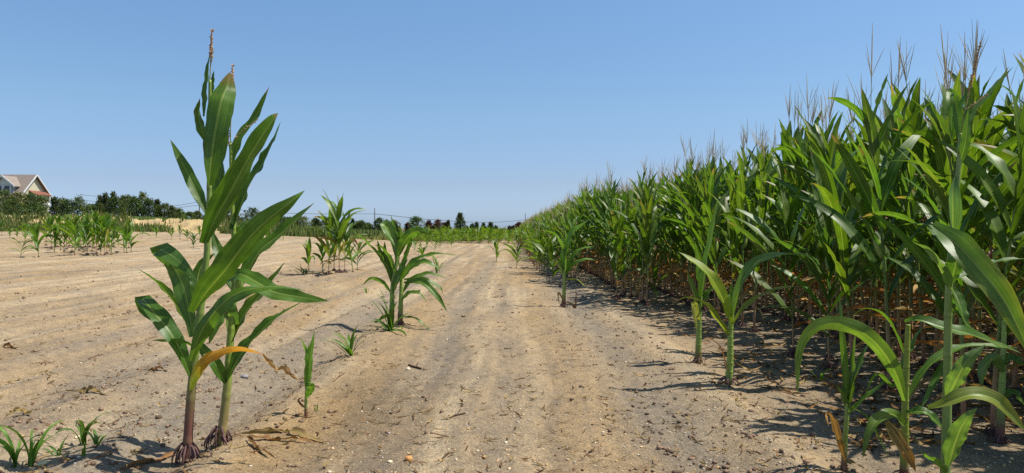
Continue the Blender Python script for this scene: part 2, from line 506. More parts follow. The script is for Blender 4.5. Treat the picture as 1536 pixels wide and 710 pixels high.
def hero(label, base_px, stalk_px, r0, r1, leaves, tassel=None, roots=None, seed=0, ear=None, base_col=(.15, .062, .045), basefrac=.2, green=(.20, .29, .06), extra_stalk=None, depth=None, group=None, wscale=.95):
    rng = np.random.default_rng(seed)
    b = ground(*base_px)
    D = b[1]
    if depth: D = depth
    px = D/F0
    e = empty('corn_plant', b)
    tag(e, label, 'corn plant', group)
    def pt(p):
        dz = p[2] if len(p) > 2 else 0.0
        return at(p[0], p[1], D+dz)
    for sp in [stalk_px]+([extra_stalk] if extra_stalk else []):
        P = resample([pt(p) for p in sp], 110)
        if sp is stalk_px: P[0] = b-np.array([0, 0, .01])
        a = stalk_arrays(P-b, r0*px, r1*px, rng, 10, base=base_col, basefrac=basefrac, green=green)
        link('stalk', build_mesh('stalk', *a, M_STALK), e)
    for lf in leaves:
        pts, wpx, ro0, ro1 = lf[:4]; kw = dict(lf[4]) if len(lf) > 4 else {}
        P = resample([pt(p) for p in pts], 30)
        S = side_vectors(P, ro0, ro1)
        if not kw.get('dry') and not isinstance(ro0, list):
            # tip the blade so that its upper face looks to the sky and the sun
            best = None
            for off in (-30, 30):
                S2 = side_vectors(P, ro0+off, ro1+off)
                nz_ = np.abs(np.cross(unit(np.gradient(P, axis=0)), S2)[:, 2]).mean()
                if best is None or nz_ > best[0]: best = (nz_, S2)
            S = best[1]; wpx = wpx*1.1
        dry = kw.pop('dry', False); dry_ = dry; lab = kw.pop('label', None)
        kw.setdefault('base', GREEN*rng.uniform(.85, 1.15)); kw['base'] = np.asarray(kw['base'])*(1 if dry_ else 1.12); kw.setdefault('ruffle', .13); kw.setdefault('fold', .5)
        kw.setdefault('freq', rng.uniform(2, 3.4))
        a = leaf(P-b, wpx*px*wscale, S, rng, M=11, **kw)
        o = link('leaf', build_mesh('leaf', *a, M_DRY if dry else M_LEAF), e)
        if lab: o['label'] = lab
    for tz in (tassel or []):
        pts, branches = tz
        mb = MB(); P = resample([pt(p) for p in pts], 30)-b
        s = np.linspace(0, 1, 30)
        mb.add(*tube(P, .9*px*np.interp(s, [0, .4, .6, .9, 1], [.9, .8, 1.5, 1.2, .3]), 6, np.array([.25, .24, .09])+(np.array([.36, .24, .13])-np.array([.25, .24, .09]))*ss(.3, .6, s)[:, None]))
        for k in range(70):
            i = rng.integers(13, 29); q = rng.normal(0, 1, 3)*np.array([1, 1, .3])+[0, 0, 1.2]; q /= np.linalg.norm(q)
            mb.add(*tube(np.array([P[i], P[i]+q*2.3*px, P[i]+q*4.2*px]), px*np.array([.4, 1.0, .2]), 4, np.array([.40, .24, .13])*rng.uniform(.6, 1.4)))
        for bp in branches:
            B = resample([pt(p) for p in bp], 14)-b
            mb.add(*tube(B, .6*px, 5, (.36, .27, .15)))
            for k in range(26):
                i = rng.integers(4, 14); q = rng.normal(0, 1, 3); q /= np.linalg.norm(q)
                mb.add(*tube(np.array([B[i], B[i]+q*1.8*px, B[i]+q*3*px]), px*np.array([.3, .8, .2]), 4, np.array([.38, .28, .15])*rng.uniform(.6, 1.3)))
        link('tassel', mb.mesh('tassel', M_TASSEL), e)
    if ear:
        (p0, p1, w) = ear; mb = MB()
        P = resample([pt(p0), pt(p1)], 10)-b; s = np.linspace(0, 1, 10)
        mb.add(*tube(P, w*px*np.interp(s, [0, .2, .5, .85, 1], [.5, .9, 1., .7, .3]), 10, (.20, .30, .06)))
        d = unit(P[-1]-P[0])
        for k in range(28):
            q = d+rng.normal(0, .5, 3); s3 = np.linspace(0, 1, 5)[:, None]
            mb.add(*tube(P[-1]+q*s3*9*px-np.array([0, 0, 1])*s3**2*5*px, .45*px, 4, np.array([.36, .20, .07])*rng.uniform(.6, 1.3)))
        link('ear', mb.mesh('ear', M_STALK), e)
    if roots:
        hz, spread, cnt = roots
        link('prop_roots', build_mesh('prop_roots', *root_arrays(rng, r0*px, hz*px, spread*px, cnt), M_ROOT), e)
    return e

TIP = np.array([.36, .26, .10])
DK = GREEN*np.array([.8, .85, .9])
hero('nearest tall corn plant on the left with a yellowing lower leaf and brown prop roots',
     (280, 692), [(280, 692), (283, 640), (287, 585), (296, 500), (302, 456), (309, 395), (313, 330), (314, 278), (315, 200), (315, 120)], 7.0, 2.2,
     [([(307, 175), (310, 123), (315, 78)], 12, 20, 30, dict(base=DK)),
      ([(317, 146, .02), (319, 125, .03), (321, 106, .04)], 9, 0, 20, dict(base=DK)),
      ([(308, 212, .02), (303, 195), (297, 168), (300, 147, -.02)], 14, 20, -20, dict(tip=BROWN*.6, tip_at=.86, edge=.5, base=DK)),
      ([(313, 278, -.03), (317, 240, -.05), (323, 195, -.06), (332, 150, -.03), (340, 130, .05), (345, 108, .07)], 38, 12, -18, dict(tip=TIP, tip_at=.95, fold=.3, ruffle=.05, base=GREEN*1.0, p=5)),
      ([(310, 320, .02), (291, 280, .04), (270, 238, .05), (255, 209, .03)], 19, 25, 10, dict(base=DK, tip=TIP, tip_at=.97)),
      ([(308, 366, -.04), (321, 333, -.07), (346, 288, -.1), (366, 250, -.12), (388, 212, -.10), (407, 184, -.05), (417, 170, .0)], 42, -8, -30, dict(tip=TIP, tip_at=.98, fold=.25, ruffle=.07, base=GREEN*1.05, p=5)),
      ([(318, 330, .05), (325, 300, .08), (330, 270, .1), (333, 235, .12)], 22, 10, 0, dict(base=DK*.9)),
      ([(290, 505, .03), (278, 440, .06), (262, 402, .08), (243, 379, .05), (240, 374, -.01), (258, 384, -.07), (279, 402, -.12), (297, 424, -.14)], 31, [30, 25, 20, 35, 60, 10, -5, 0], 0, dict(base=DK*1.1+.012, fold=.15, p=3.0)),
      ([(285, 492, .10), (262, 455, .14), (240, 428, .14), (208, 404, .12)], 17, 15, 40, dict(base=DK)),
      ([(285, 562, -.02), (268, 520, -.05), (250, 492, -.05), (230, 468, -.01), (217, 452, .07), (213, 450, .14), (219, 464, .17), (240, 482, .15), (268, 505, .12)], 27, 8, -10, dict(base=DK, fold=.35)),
      ([(292, 522, -.02), (275, 514, -.06), (250, 512, -.07), (226, 511, -.06)], 9, 20, 30, dict(base=GREEN*1.3, tip=BROWN, tip_at=.93)),
      ([(290, 470, -.05), (309, 440, -.1), (340, 403, -.14), (372, 360, -.14), (403, 329, -.12), (438, 302, -.08), (457, 286, -.03)], 42, -12, 10, dict(tip=GREEN*1.6, tip_at=.97, fold=.38, ruffle=.07, base=GREEN*1.0)),
      ([(286, 542, -.06), (301, 500, -.11), (329, 460, -.17), (360, 438, -.2), (405, 430, -.2), (435, 432, -.19), (460, 437, -.18)], 25, -25, 48, dict(fold=.4, base=GREEN*1.0)),
      ([(284, 588, -.02), (293, 560, -.06), (312, 536, -.1), (345, 523, -.12), (378, 526, -.13), (398, 533, -.14)], 19, -10, 35, dict(base=np.array([.16, .21, .03]), grad=(np.array([.56, .27, .012]), .1, .45), tip=np.array([.42, .14, .03]), tip_at=.93, ruffle=.10, streak=.2, label='yellow and orange dying lower leaf')),
      ([(394, 531, -.14), (402, 545, -.14), (416, 556, -.16), (424, 554, -.15), (436, 563, -.14), (451, 571, -.13)], 13, 0, 200, dict(dry=True, base=STRAW*.9+np.array([.06, .01, .01]), ruffle=.3, fold=.9, label='shrivelled straw coloured tip of the yellow leaf')),
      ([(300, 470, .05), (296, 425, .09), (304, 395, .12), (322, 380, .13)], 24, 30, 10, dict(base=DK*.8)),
      ],
     tassel=[([(315, 120), (316, 92), (317, 68), (318, 44)], [[(316, 100), (318, 85), (319, 72)]])], roots=(30, 22, 10), seed=11)
hero('tall corn plant just behind the nearest one, with a small ear and leaning leaves',
     (330, 668), [(330, 668), (334, 640), (341, 578), (345, 517), (350, 451), (353, 400), (349, 324), (347, 260), (346, 215)], 6.8, 2.2,
     [([(346, 262), (360, 212, .03), (386, 170, .05), (404, 130, .05)], 18, 30, 10, dict(tip=TIP, tip_at=.97)),
      ([(350, 345, -.02), (356, 325), (373, 280, .02), (398, 238, .04), (413, 205, .06), (421, 183, .05)], 29, 25, 45, dict(base=DK)),
      ([(354, 445, .03), (372, 408, .05), (392, 375, .08), (420, 352, .1), (448, 325, .1), (472, 304, .08)], 27, 15, 30, dict(base=GREEN, tip=TIP, tip_at=.97)),
      ([(345, 520), (366, 473, .03), (403, 428, .05), (428, 392, .05)], 23, 20, 35, dict(edge=.4, base=GREEN)),
      ([(341, 572, -.02), (362, 532, -.04), (398, 490, -.06), (425, 470, -.06), (453, 453, -.05)], 25, 15, 45, dict(base=DK*1.1)),
      ([(343, 420, -.08), (360, 412, -.14), (385, 424, -.18), (410, 438, -.2), (450, 446, -.2), (494, 452, -.2)], 25, 10, -20, dict(fold=.3, base=GREEN*1.05)),
      ([(338, 575, -.02), (322, 545, -.05), (305, 525, -.04), (296, 510, .02)], 18, 20, 20, dict(base=DK)),
      ([(343, 508, .05), (345, 482, .0), (340, 466, -.06), (331, 473, -.10), (322, 495, -.11), (313, 517, -.1)], 26, 0, 0, dict(base=GREEN*1.1+np.array([.02, .03, .03]))),
      ([(351, 440, .02), (338, 400, .06), (325, 370, .1), (318, 345, .12)], 22, 10, 30, dict(base=DK*.9)),
      ([(349, 360, .02), (362, 340, .02), (375, 330, .0)], 10, 10, 40, dict(base=GREEN*1.4)),
      ],
     tassel=[([(346, 235), (346, 190), (348, 150), (349, 95)], [[(345, 235), (343, 210), (342, 190)], [(346, 222), (356, 205), (370, 192), (386, 180)], [(347, 215), (335, 150), (331, 124)]])],
     roots=(28, 22, 11), seed=12, ear=((356, 440, -.03), (361, 412, -.05), 6.5), base_col=(.26, .20, .08), basefrac=.18, green=(.22, .31, .05))
# seedling
hero('short upright corn seedling alone on the sand right of the two tall plants',
     (459, 627), [(459, 627), (459, 600), (461, 570), (463, 545)], 2.6, 1.5,
     [([(460, 590), (463, 560, -.02), (466, 530, -.03), (472, 497, -.02)], 12, 20, -10, dict(base=GREEN*1.7, ruffle=.12)),
      ([(461, 570), (459, 545), (457, 522), (449, 505)], 9, 20, 30, dict(base=GREEN*1.6)),
      ([(460, 598, -.01), (466, 586, -.03), (468, 577, -.05), (462, 574, -.06)], 11, 0, 30, dict(base=GREEN*1.6)),
      ([(461, 575), (462, 540), (463, 515)], 9, 50, 30, dict(base=GREEN*1.3)),
      ([(458, 612), (451, 606), (448, 600), (455, 596)], 4, 0, 30, dict(dry=True, base=BROWN))], seed=13)
# middle double plant
GM = GREEN*1.15; DK = GREEN*np.array([.95, .98, .95])
hero('bushy pair of corn stalks midway on the sand with long arching leaves',
     (600, 487), [(600, 487), (601, 460), (602, 425), (600, 395)], 4.2, 2.0,
     [([(588, 430), (575, 396), (552, 366), (528, 345)], 15, 30, 50, dict(base=GM)),
      ([(595, 395), (591, 365), (585, 345), (577, 337), (579, 345, -.1), (587, 360, -.14), (593, 370, -.15)], 18, 10, 0, dict(base=GREEN*1.2+.03)),
      ([(597, 385), (594, 360), (590, 340), (586, 322)], 12, 30, 20, dict(base=DK)),
      ([(599, 385, -.05), (606, 365, -.1), (620, 349, -.15), (634, 347, -.15), (646, 353, -.1)], 20, -10, 30, dict(base=GREEN*1.15)),
      ([(601, 375), (601, 355), (600, 338)], 12, 20, 10, dict(base=DK)),
      ([(601, 415), (622, 392, -.05), (650, 382, -.1), (689, 383, -.1)], 12, 10, 50, dict(base=GREEN*1.1)),
      ([(602, 420, -.05), (616, 402, -.12), (636, 393, -.2), (662, 404, -.22)], 14, 0, 20, dict(base=GREEN*1.2)),
      ([(604, 440), (618, 420), (642, 411), (672, 418)], 11, 0, 40, dict(base=GREEN)),
      ([(606, 425, -.05), (630, 423, -.15), (652, 440, -.2), (671, 468, -.2)], 13, 10, -10, dict(base=DK)),
      ([(606, 420, .08), (635, 420, .1), (660, 432, .1), (665, 442, .1)], 11, 0, 30, dict(base=DK)),
      ([(586, 425), (583, 400), (577, 380), (577, 362)], 16, 20, 10, dict(base=DK*.9)),
      ([(588, 415, .05), (580, 395, .05), (570, 378, .04), (566, 360, .02)], 13, 20, 10, dict(base=DK*.9)),
      ([(590, 440, -.05), (598, 415, -.06), (606, 398, -.05), (612, 388, -.02)], 14, 10, 10, dict(base=DK)),
      ([(586, 440, .1), (574, 425, .1), (558, 418, .1), (543, 428, .1)], 9, 10, 10, dict(base=DK)),
      ([(597, 400, .05), (600, 375, .08), (607, 352, .1)], 14, 20, 20, dict(base=DK*.9)),
      ([(592, 410, -.04), (582, 385, -.06), (572, 372, -.05), (560, 368, .0)], 12, 20, 40, dict(base=GM)),
      ([(601, 405, .03), (612, 378, .03), (618, 362, .02), (624, 372, -.06)], 11, 20, 10, dict(base=GM)),
      ([(603, 450, -.03), (614, 440, -.06), (628, 440, -.08), (640, 452, -.08)], 9, 0, 30, dict(base=GM)),
      ([(586, 470, -.03), (574, 478, -.08), (563, 484, -.1), (555, 480, -.1)], 9, 10, 40, dict(base=GM)),
      ([(600, 476, -.04), (622, 478, -.12), (645, 495, -.18), (660, 500, -.2)], 7, 20, 50, dict(base=GM))],
     extra_stalk=[(587, 484), (588, 455), (589, 428), (596, 385), (597, 370)], roots=(7, 9, 9), seed=14, basefrac=.2, wscale=.8)
# stray plants at the right edge of the path
hero('bright yellow green corn plant standing on the bare soil before the crop',
     (1093, 577), [(1093, 577), (1095, 540), (1096, 495), (1099, 460)], 5.5, 3.0,
     [([(1096, 485, -.02), (1083, 447, -.06), (1065, 415, -.08), (1047, 397, -.06), (1018, 378, -.02)], 23, -10, -30, dict(base=np.array([.19, .27, .025]), edge=.4, ruffle=.1)),
      ([(1095, 510), (1076, 480, -.04), (1055, 455, -.08), (1030, 447, -.08), (1008, 456, -.06)], 15, 10, 60, dict(base=np.array([.16, .21, .02]), tip=TIP, tip_at=.86, edge=.5)),
      ([(1099, 473, -.03), (1114, 422, -.08), (1135, 395, -.12), (1160, 385, -.12), (1203, 383, -.1), (1222, 395, -.08), (1235, 415, -.08)], 20, 0, 65, dict(base=GREEN*1.2+.02)),
      ([(1097, 490, -.02), (1117, 462, -.08), (1140, 445, -.1), (1170, 433, -.1), (1212, 429, -.08)], 11, 10, 60, dict(base=np.array([.15, .21, .03]), edge=.6, tip=TIP, tip_at=.93)),
      ([(1098, 465), (1098, 445, .03), (1097, 425, .04)], 12, 10, 20, dict(base=GREEN)),
      ([(1093, 560, -.03), (1080, 520, -.06), (1065, 508, -.06), (1055, 506, -.05)], 3, 20, 60, dict(dry=True, base=np.array([.30, .14, .08])))],
     roots=(12, 16, 11), seed=15, base_col=(.12, .13, .04), basefrac=.1, green=(.22, .32, .06))
hero('slim corn plant with one tall upright blade left of the yellow green stray',
     (1047, 545), [(1047, 545), (1048, 510), (1049, 475), (1051, 445)], 5.0, 2.5,
     [([(1050, 460), (1055, 425), (1064, 370), (1078, 295)], 18, 25, 35, dict(base=GREEN*1.1)),
      ([(1049, 475), (1044, 450), (1037, 428), (1030, 405)], 12, 15, 20, dict(base=GREEN)),
      ([(1049, 490), (1044, 468, -.04), (1041, 455, -.06), (1043, 478, -.09), (1045, 498, -.09)], 9, 0, 0, dict(base=np.array([.26, .28, .06]))),
      ([(1049, 470), (1060, 445), (1072, 428), (1080, 418)], 15, 20, 30, dict(base=DK)),
      ([(1050, 460, .06), (1053, 432, .1), (1048, 395, .12), (1043, 362, .12)], 14, 20, 30, dict(base=DK))],
     roots=(9, 13, 9), seed=16, base_col=(.14, .1, .04))
hero('stray corn plant with dry curled leaves at its base left of the crop',
     (845, 461), [(845, 461), (846, 440), (847, 410), (848, 390)], 3.3, 1.5,
     [([(847, 412), (848, 380), (858, 350), (882, 331)], 14, 10, 20, dict(base=GREEN*1.8)),
      ([(846, 415), (840, 398), (834, 388), (828, 386)], 10, 0, 40, dict(base=DK)),
      ([(848, 410), (860, 385), (872, 374), (893, 370)], 9, 10, 40, dict(base=GREEN*1.3)),
      ([(848, 415), (860, 398), (876, 390), (897, 391)], 9, 10, 50, dict(base=GREEN*1.5)),
      ([(848, 400), (843, 370), (832, 352), (815, 345)], 9, 10, 50, dict(base=GREEN*1.3)),
      ([(845, 450), (838, 440), (839, 455), (841, 460)], 4, 0, 90, dict(dry=True, base=STRAW)),
      ([(846, 452), (855, 455), (863, 462), (864, 430)], 3.5, 0, 60, dict(dry=True, base=BROWN*1.4)),
      ([(846, 420), (862, 420), (875, 428), (884, 437)], 6, 10, 60, dict(base=np.array([.2, .22, .03])))],
     roots=(6, 9, 9), seed=17)
# near plants at bottom right
hero('young corn plant with narrow upright leaves and dry orange leaf at its foot',
     (1266, 706), [(1266, 706), (1267, 670), (1270, 630), (1271, 600)], 4.5, 3.0,
     [([(1271, 625), (1268, 560), (1263, 500), (1259, 440, .05)], 10, 30, 40, dict(base=GREEN)),
      ([(1271, 620), (1282, 570), (1297, 530), (1308, 505)], 20, 20, 40, dict(base=DK)),
      ([(1270, 625), (1295, 600, -.04), (1330, 572, -.06), (1345, 555, -.06)], 11, 20, 40, dict(base=GREEN*1.2)),
      ([(1271, 610), (1280, 555), (1283, 500)], 15, 30, 30, dict(base=GREEN)),
      ([(1270, 620), (1262, 590), (1255, 578)], 14, 20, 20, dict(base=GREEN)),
      ([(1268, 690, -.02), (1256, 652, -.05), (1247, 625, -.06), (1240, 622, -.08), (1243, 640, -.1)], 12, 0, 60, dict(dry=True, base=np.array([.45, .24, .08]), ruffle=.35, streak=.8, label='dry orange leaf hanging at the foot')),
      ([(1264, 690, -.04), (1280, 695, -.08), (1295, 702, -.1), (1303, 707, -.1)], 8, 0, 120, dict(dry=True, base=STRAW*.8, ruffle=.3)),
      ([(1275, 610), (1300, 625, -.06), (1320, 660, -.08), (1335, 690, -.08)], 4, 10, 10, dict(base=DK))],
     seed=18, base_col=(.2, .09, .05), roots=(8, 12, 9))
hero('corn plant with one huge leaf arching over to the left, bottom right foreground',
     (1356, 715), [(1356, 715), (1357, 670), (1358, 598), (1360, 540), (1362, 487)], 6.5, 3.5,
     [([(1358, 602, -.03), (1344, 560, -.08), (1320, 522, -.12), (1292, 498, -.15), (1258, 486, -.17), (1228, 488, -.18), (1207, 508, -.18), (1198, 545, -.18), (1197, 592, -.17)], 23, -30, 10, dict(base=np.array([.11, .20, .035]), fold=.4, edge=.2)),
      ([(1358, 485, -.03), (1375, 480, -.08), (1408, 490, -.12), (1464, 505, -.12), (1532, 530, -.1)], 24, 20, 40, dict(base=GREEN)),
      ([(1359, 560), (1340, 580), (1315, 562, -.05), (1298, 590, -.05)], 9, 20, 20, dict(base=GREEN)),
      ([(1358, 640, -.03), (1338, 622, -.1), (1315, 632, -.15), (1302, 655, -.17), (1294, 688, -.17)], 19, -15, 0, dict(base=np.array([.10, .17, .025]))),
      ([(1330, 632, -.1), (1345, 655, -.16), (1360, 680, -.18), (1374, 708, -.18)], 20, 0, 20, dict(dry=True, base=np.array([.42, .30, .10]), grad=(np.array([.3, .14, .05]), .3, .9), streak=.8, ruffle=.2, label='half dried striped brown leaf')),
      ([(1361, 600, .0), (1385, 560, .02), (1412, 535, .03), (1450, 520, .03), (1533, 522, .05)], 19, 10, 50, dict(base=GREEN*1.2)),
      ([(1360, 590, .04), (1352, 545, .06), (1368, 510, .08), (1385, 490, .06)], 20, 20, 30, dict(base=GREEN)),
      ([(1360, 540, .05), (1330, 478, .08), (1300, 463, .08), (1270, 480, .08)], 9, 20, 60, dict(base=GREEN)),
      ([(1359, 620, -.02), (1385, 618, -.06), (1402, 630, -.08), (1418, 650, -.1)], 16, 10, 30, dict(base=DK))],
     seed=19, roots=(10, 14, 10), basefrac=.08, green=(.22, .27, .04), depth=None)
hero('tallest right foreground corn plant with thick pale stalk and rippled leaves',
     (1416, 745), [(1416, 745), (1419, 680), (1421, 573), (1423, 440), (1430, 330), (1438, 250), (1441, 200)], 7.5, 3.2,
     [([(1424, 440), (1412, 408, -.03), (1392, 378, -.05), (1368, 362, -.05)], 22, 20, 40, dict(base=GREEN+.03)),
      ([(1424, 430, -.02), (1432, 405, -.06), (1434, 385, -.07), (1428, 372, -.04)], 26, 0, 20, dict(base=GREEN*1.2)),
      ([(1428, 432, .02), (1441, 462, -.04), (1446, 480, -.06), (1460, 496, -.06)], 20, 10, 30, dict(base=GREEN)),
      ([(1400, 338, -.3), (1430, 362, -.42), (1462, 395, -.5), (1500, 442, -.55), (1528, 492, -.58), (1545, 535, -.58)], 34, -10, -25, dict(base=np.array([.075, .15, .022]), edge=.5, edgecol=(.26, .24, .04))),
      ([(1422, 600, -.03), (1436, 568, -.1), (1452, 540, -.13), (1478, 517, -.13)], 24, 0, 35, dict(base=GREEN*1.1+.035, ruffle=.16, freq=4)),
      ([(1393, 614, -.3), (1425, 604, -.36), (1460, 593, -.38), (1490, 599, -.38), (1515, 620, -.36), (1540, 648, -.34)], 25, 20, 0, dict(base=np.array([.14, .19, .03]), edge=.6, ruffle=.05)),
      ([(1423, 700, -.04), (1438, 650, -.1), (1452, 625, -.14), (1466, 612, -.15)], 26, 0, 30, dict(base=GREEN*1.1+.03, ruffle=.16)),
      ([(1420, 715, -.05), (1405, 695, -.1), (1390, 685, -.12), (1378, 674, -.12)], 14, 10, 30, dict(base=GREEN*1.2)),
      ([(1430, 350, -.02), (1429, 320, -.04), (1429, 290, -.04), (1433, 262, -.02)], 24, 0, 10, dict(base=GREEN+np.array([.03, .05, .04]), fold=.7, ruffle=.02)),
      ([(1440, 235), (1437, 180, .03), (1428, 140, .05), (1425, 150, -.02), (1427, 200, -.06)], 13, 20, 20, dict(base=GREEN*1.2)),
      ([(1441, 215), (1455, 180, .05), (1485, 140, .08), (1520, 100, .1)], 16, 20, 30, dict(base=GREEN*1.1)),
      ([(1438, 250), (1448, 215, -.03), (1452, 165, -.04)], 14, 20, 30, dict(base=GREEN*1.3)),
      ([(1432, 420, .04), (1460, 408, .06), (1500, 392, .06), (1545, 388, .05)], 17, 20, 45, dict(base=GREEN)),
      ([(1424, 530, .05), (1400, 575, .02), (1388, 600, -.02), (1380, 615, -.03)], 10, 20, 30, dict(base=DK))],
     tassel=[([(1441, 200), (1455, 130), (1472, 62)], [[(1448, 165), (1458, 120), (1464, 95)], [(1448, 165), (1470, 150), (1482, 142)]])],
     seed=20, basefrac=.02, green=(.2, .28, .07))
hero('corn plant with drooping rippled leaves half cut by the right picture edge',
     (1500, 665), [(1500, 665), (1502, 600), (1505, 540), (1506, 480)], 6.5, 3,
     [([(1504, 560, -.03), (1490, 540, -.08), (1476, 553, -.12), (1472, 585, -.13)], 19, -10, 10, dict(base=GREEN+.035, ruffle=.12)),
      ([(1505, 545), (1520, 540, -.06), (1545, 552, -.1)], 20, 10, 40, dict(base=GREEN*1.1)),
      ([(1506, 480), (1498, 440), (1484, 412)], 20, 20, 30, dict(base=DK)),
      ([(1506, 490), (1525, 450), (1550, 425)], 20, 20, 30, dict(base=DK)),
      ([(1503, 600), (1520, 590, -.05), (1538, 610, -.08)], 16, 10, 40, dict(base=GREEN))],
     seed=21, roots=(14, 18, 11))

# ------------------------------------------------------------------ the dense crop
HUES = [(1, 1, 1), (1.15, 1.08, .9), (.9, 1, 1.05), (1.25, 1.12, .8)]
NT = 12
near_parts = [gen_corn(100+i, height=np.random.default_rng(i).uniform(2.0, 2.22), nleaf=16, llen=.84, lw=.084, lod=1, dry=3, hue=HUES[i % 4], bare=.07, lean=.03+.05*(i % 3 == 0)) for i in range(NT)]
near_full = [gen_corn(100+i, height=np.random.default_rng(i).uniform(2.0, 2.22), nleaf=16, llen=.84, lw=.086, lod=0, dry=3, hue=HUES[i % 4], bare=.07, lean=.03+.05*(i % 3 == 0)) for i in range(NT)]
lod1 = [merged(p) for p in near_parts]
lod2 = [merged(gen_corn(100+i, height=2.1, nleaf=15, llen=.84, lw=.095, lod=2, dry=3, hue=HUES[i % 4], bare=.13)) for i in range(NT)]
lod3 = [merged(gen_corn(100+i, height=2.1, nleaf=12, llen=.86, lw=.12, lod=3, dry=2, hue=HUES[i % 4], ear=False, bare=.07)) for i in range(NT)]
LAB_CROP = 'tall dark green tasselled corn plant in the dense crop that fills the right side'
GRP_CROP = 'corn plants of the dense crop'
rng = np.random.default_rng(5)
sites = []           # (x, y, row index, scale, short)
ROW = .76
def add_row(X, y0, y1, idx, sp=.215, keep=.95, sc=(.92, 1.06)):
    y = y0
    while y < y1:
        if rng.random() < keep:
            sites.append((X+rng.normal(0, .035), y+rng.normal(0, .03), idx, rng.uniform(*sc)))
        y += sp*rng.uniform(.8, 1.25)
add_row(2.83, 4.3, 10.5, 0, .58, .85, (.85, 1.04))
add_row(2.83, 10.5, 110, 1, .19, .95, (.88, 1.0))
add_row(2.09, 11.5, 15, 0, .33, .75, (.7, .95))
add_row(2.09, 15, 110, 0, .2, .93, (.88, 1.02))
add_row(1.38, 16.5, 26, 0, .3, .7, (.5, .72))
add_row(1.38, 26, 110, 0, .25, .9, (.6, .85))
add_row(.72, 19.5, 60, 0, .38, .7, (.42, .66))
sites += [(2.74, 4.5, 0, .93), (2.9, 4.9, 0, .92)]
for k in range(1, 15):
    X = 2.83+ROW*k
    y0 = max(3.2, (X-3.2)/.72)
    y1 = 110 if k < 9 else 45
    add_row(X, y0, y1, k)
# which ones show largest: front rows, near first
def shown(s):
    x, y, k, sc = s
    d = math.hypot(x, y)
    if abs(x)/y > .74: return 0
    return (1.0/d)*(1, .62, .40, .25, .16)[k] if k < 5 else 0
order = sorted(range(len(sites)), key=lambda i: -shown(sites[i]))
N_IND = 205
ind = set(i for i in order[:N_IND] if shown(sites[i]) > 0)
protos = {}
stuffs = []
for i in order:
    x, y, k, sc = sites[i]
    if k >= 1 and y < 12: sc *= 1.05
    t = int(rng.integers(NT)); rz = rng.uniform(0, 2*PI)
    z = hgt(x, y)
    if i in ind:
        d = math.hypot(x, y)
        if d < 13.5:
            if t not in protos:
                o = plant_object(near_full[t], 'corn_plant', (x, y, z), rz, sc); protos[t] = o
            else:
                o = copy_tree(protos[t]); o.location = (x, y, z); o.rotation_euler = (0, 0, rz); o.scale = (sc,)*3
        else:
            key = ('m', t)
            if key not in protos: protos[key] = merged_mesh('corn_plant', lod1[t])
            o = link('corn_plant', protos[key], None, (x, y, z)); o.rotation_euler = (0, 0, rz); o.scale = (sc,)*3
        if x < 1.0:
            tag(o, 'short green corn plant in the sparse outer row along the path edge', 'corn plant', 'corn plants of the sparse outer rows')
        elif x < 1.75:
            tag(o, 'medium tall green corn plant in the outer row left of the dense crop', 'corn plant', 'corn plants of the medium outer row')
        else:
            tag(o, LAB_CROP, 'corn plant', GRP_CROP)
    else:
        stuffs.append((x, y, z, t, rz, sc))

def merge_stuff(lst, picker, name):
    V, Q, UV, C, I = [], [], [], [], []; n = 0
    for (x, y, z, t, rz, sc) in lst:
        a = picker(x, y, t)
        c, s = math.cos(rz), math.sin(rz)
        v = a[0]*sc
        v = np.stack([v[:, 0]*c-v[:, 1]*s+x, v[:, 0]*s+v[:, 1]*c+y, v[:, 2]+z], 1)
        V.append(v.astype(np.float32)); Q.append(a[1]+n); UV.append(a[2].astype(np.float32)); C.append(a[3].astype(np.float32)); I.append(a[4]); n += len(v)
    return link(name, build_mesh(name, *(np.concatenate(q) for q in (V, Q, UV, C)), MATLIST, True, np.concatenate(I)))

o = merge_stuff(stuffs, lambda x, y, t: (lod1 if y < 9 else lod2 if y < 28 else lod3)[t], 'corn_crop')
tag(o, 'dense rows of tall green corn filling the right side behind the front plants', 'corn crop', None, 'stuff')

# short far corn strip across the end of the path
stripA = [merged(gen_corn(300+i, height=1.0, nleaf=8, llen=.62, lw=.095, lod=3, tassel=False, ear=False, young=True, hue=(1.5, 1.25, .8))) for i in range(6)]
lst = []
for k in range(15):
    X = 2.0-ROW*k
    y = 57+max(0, k-10)*1.2+rng.uniform(-1.5, 1.5)
    while y < 80:
        if rng.random() < .78:
            xx = X+rng.normal(0, .06); lst.append((xx, y, hgt(xx, y), int(rng.integers(6)), rng.uniform(0, 6.28), rng.uniform(.55, 1.3)*(.75+.6*vn(xx*.3, y*.25, 91))))
        y += rng.uniform(.28, .5)
o = merge_stuff(lst, lambda x, y, t: stripA[t], 'far_corn_strip')
tag(o, 'low strip of pale green young corn across the far end of the sandy path', 'corn crop', None, 'stuff')

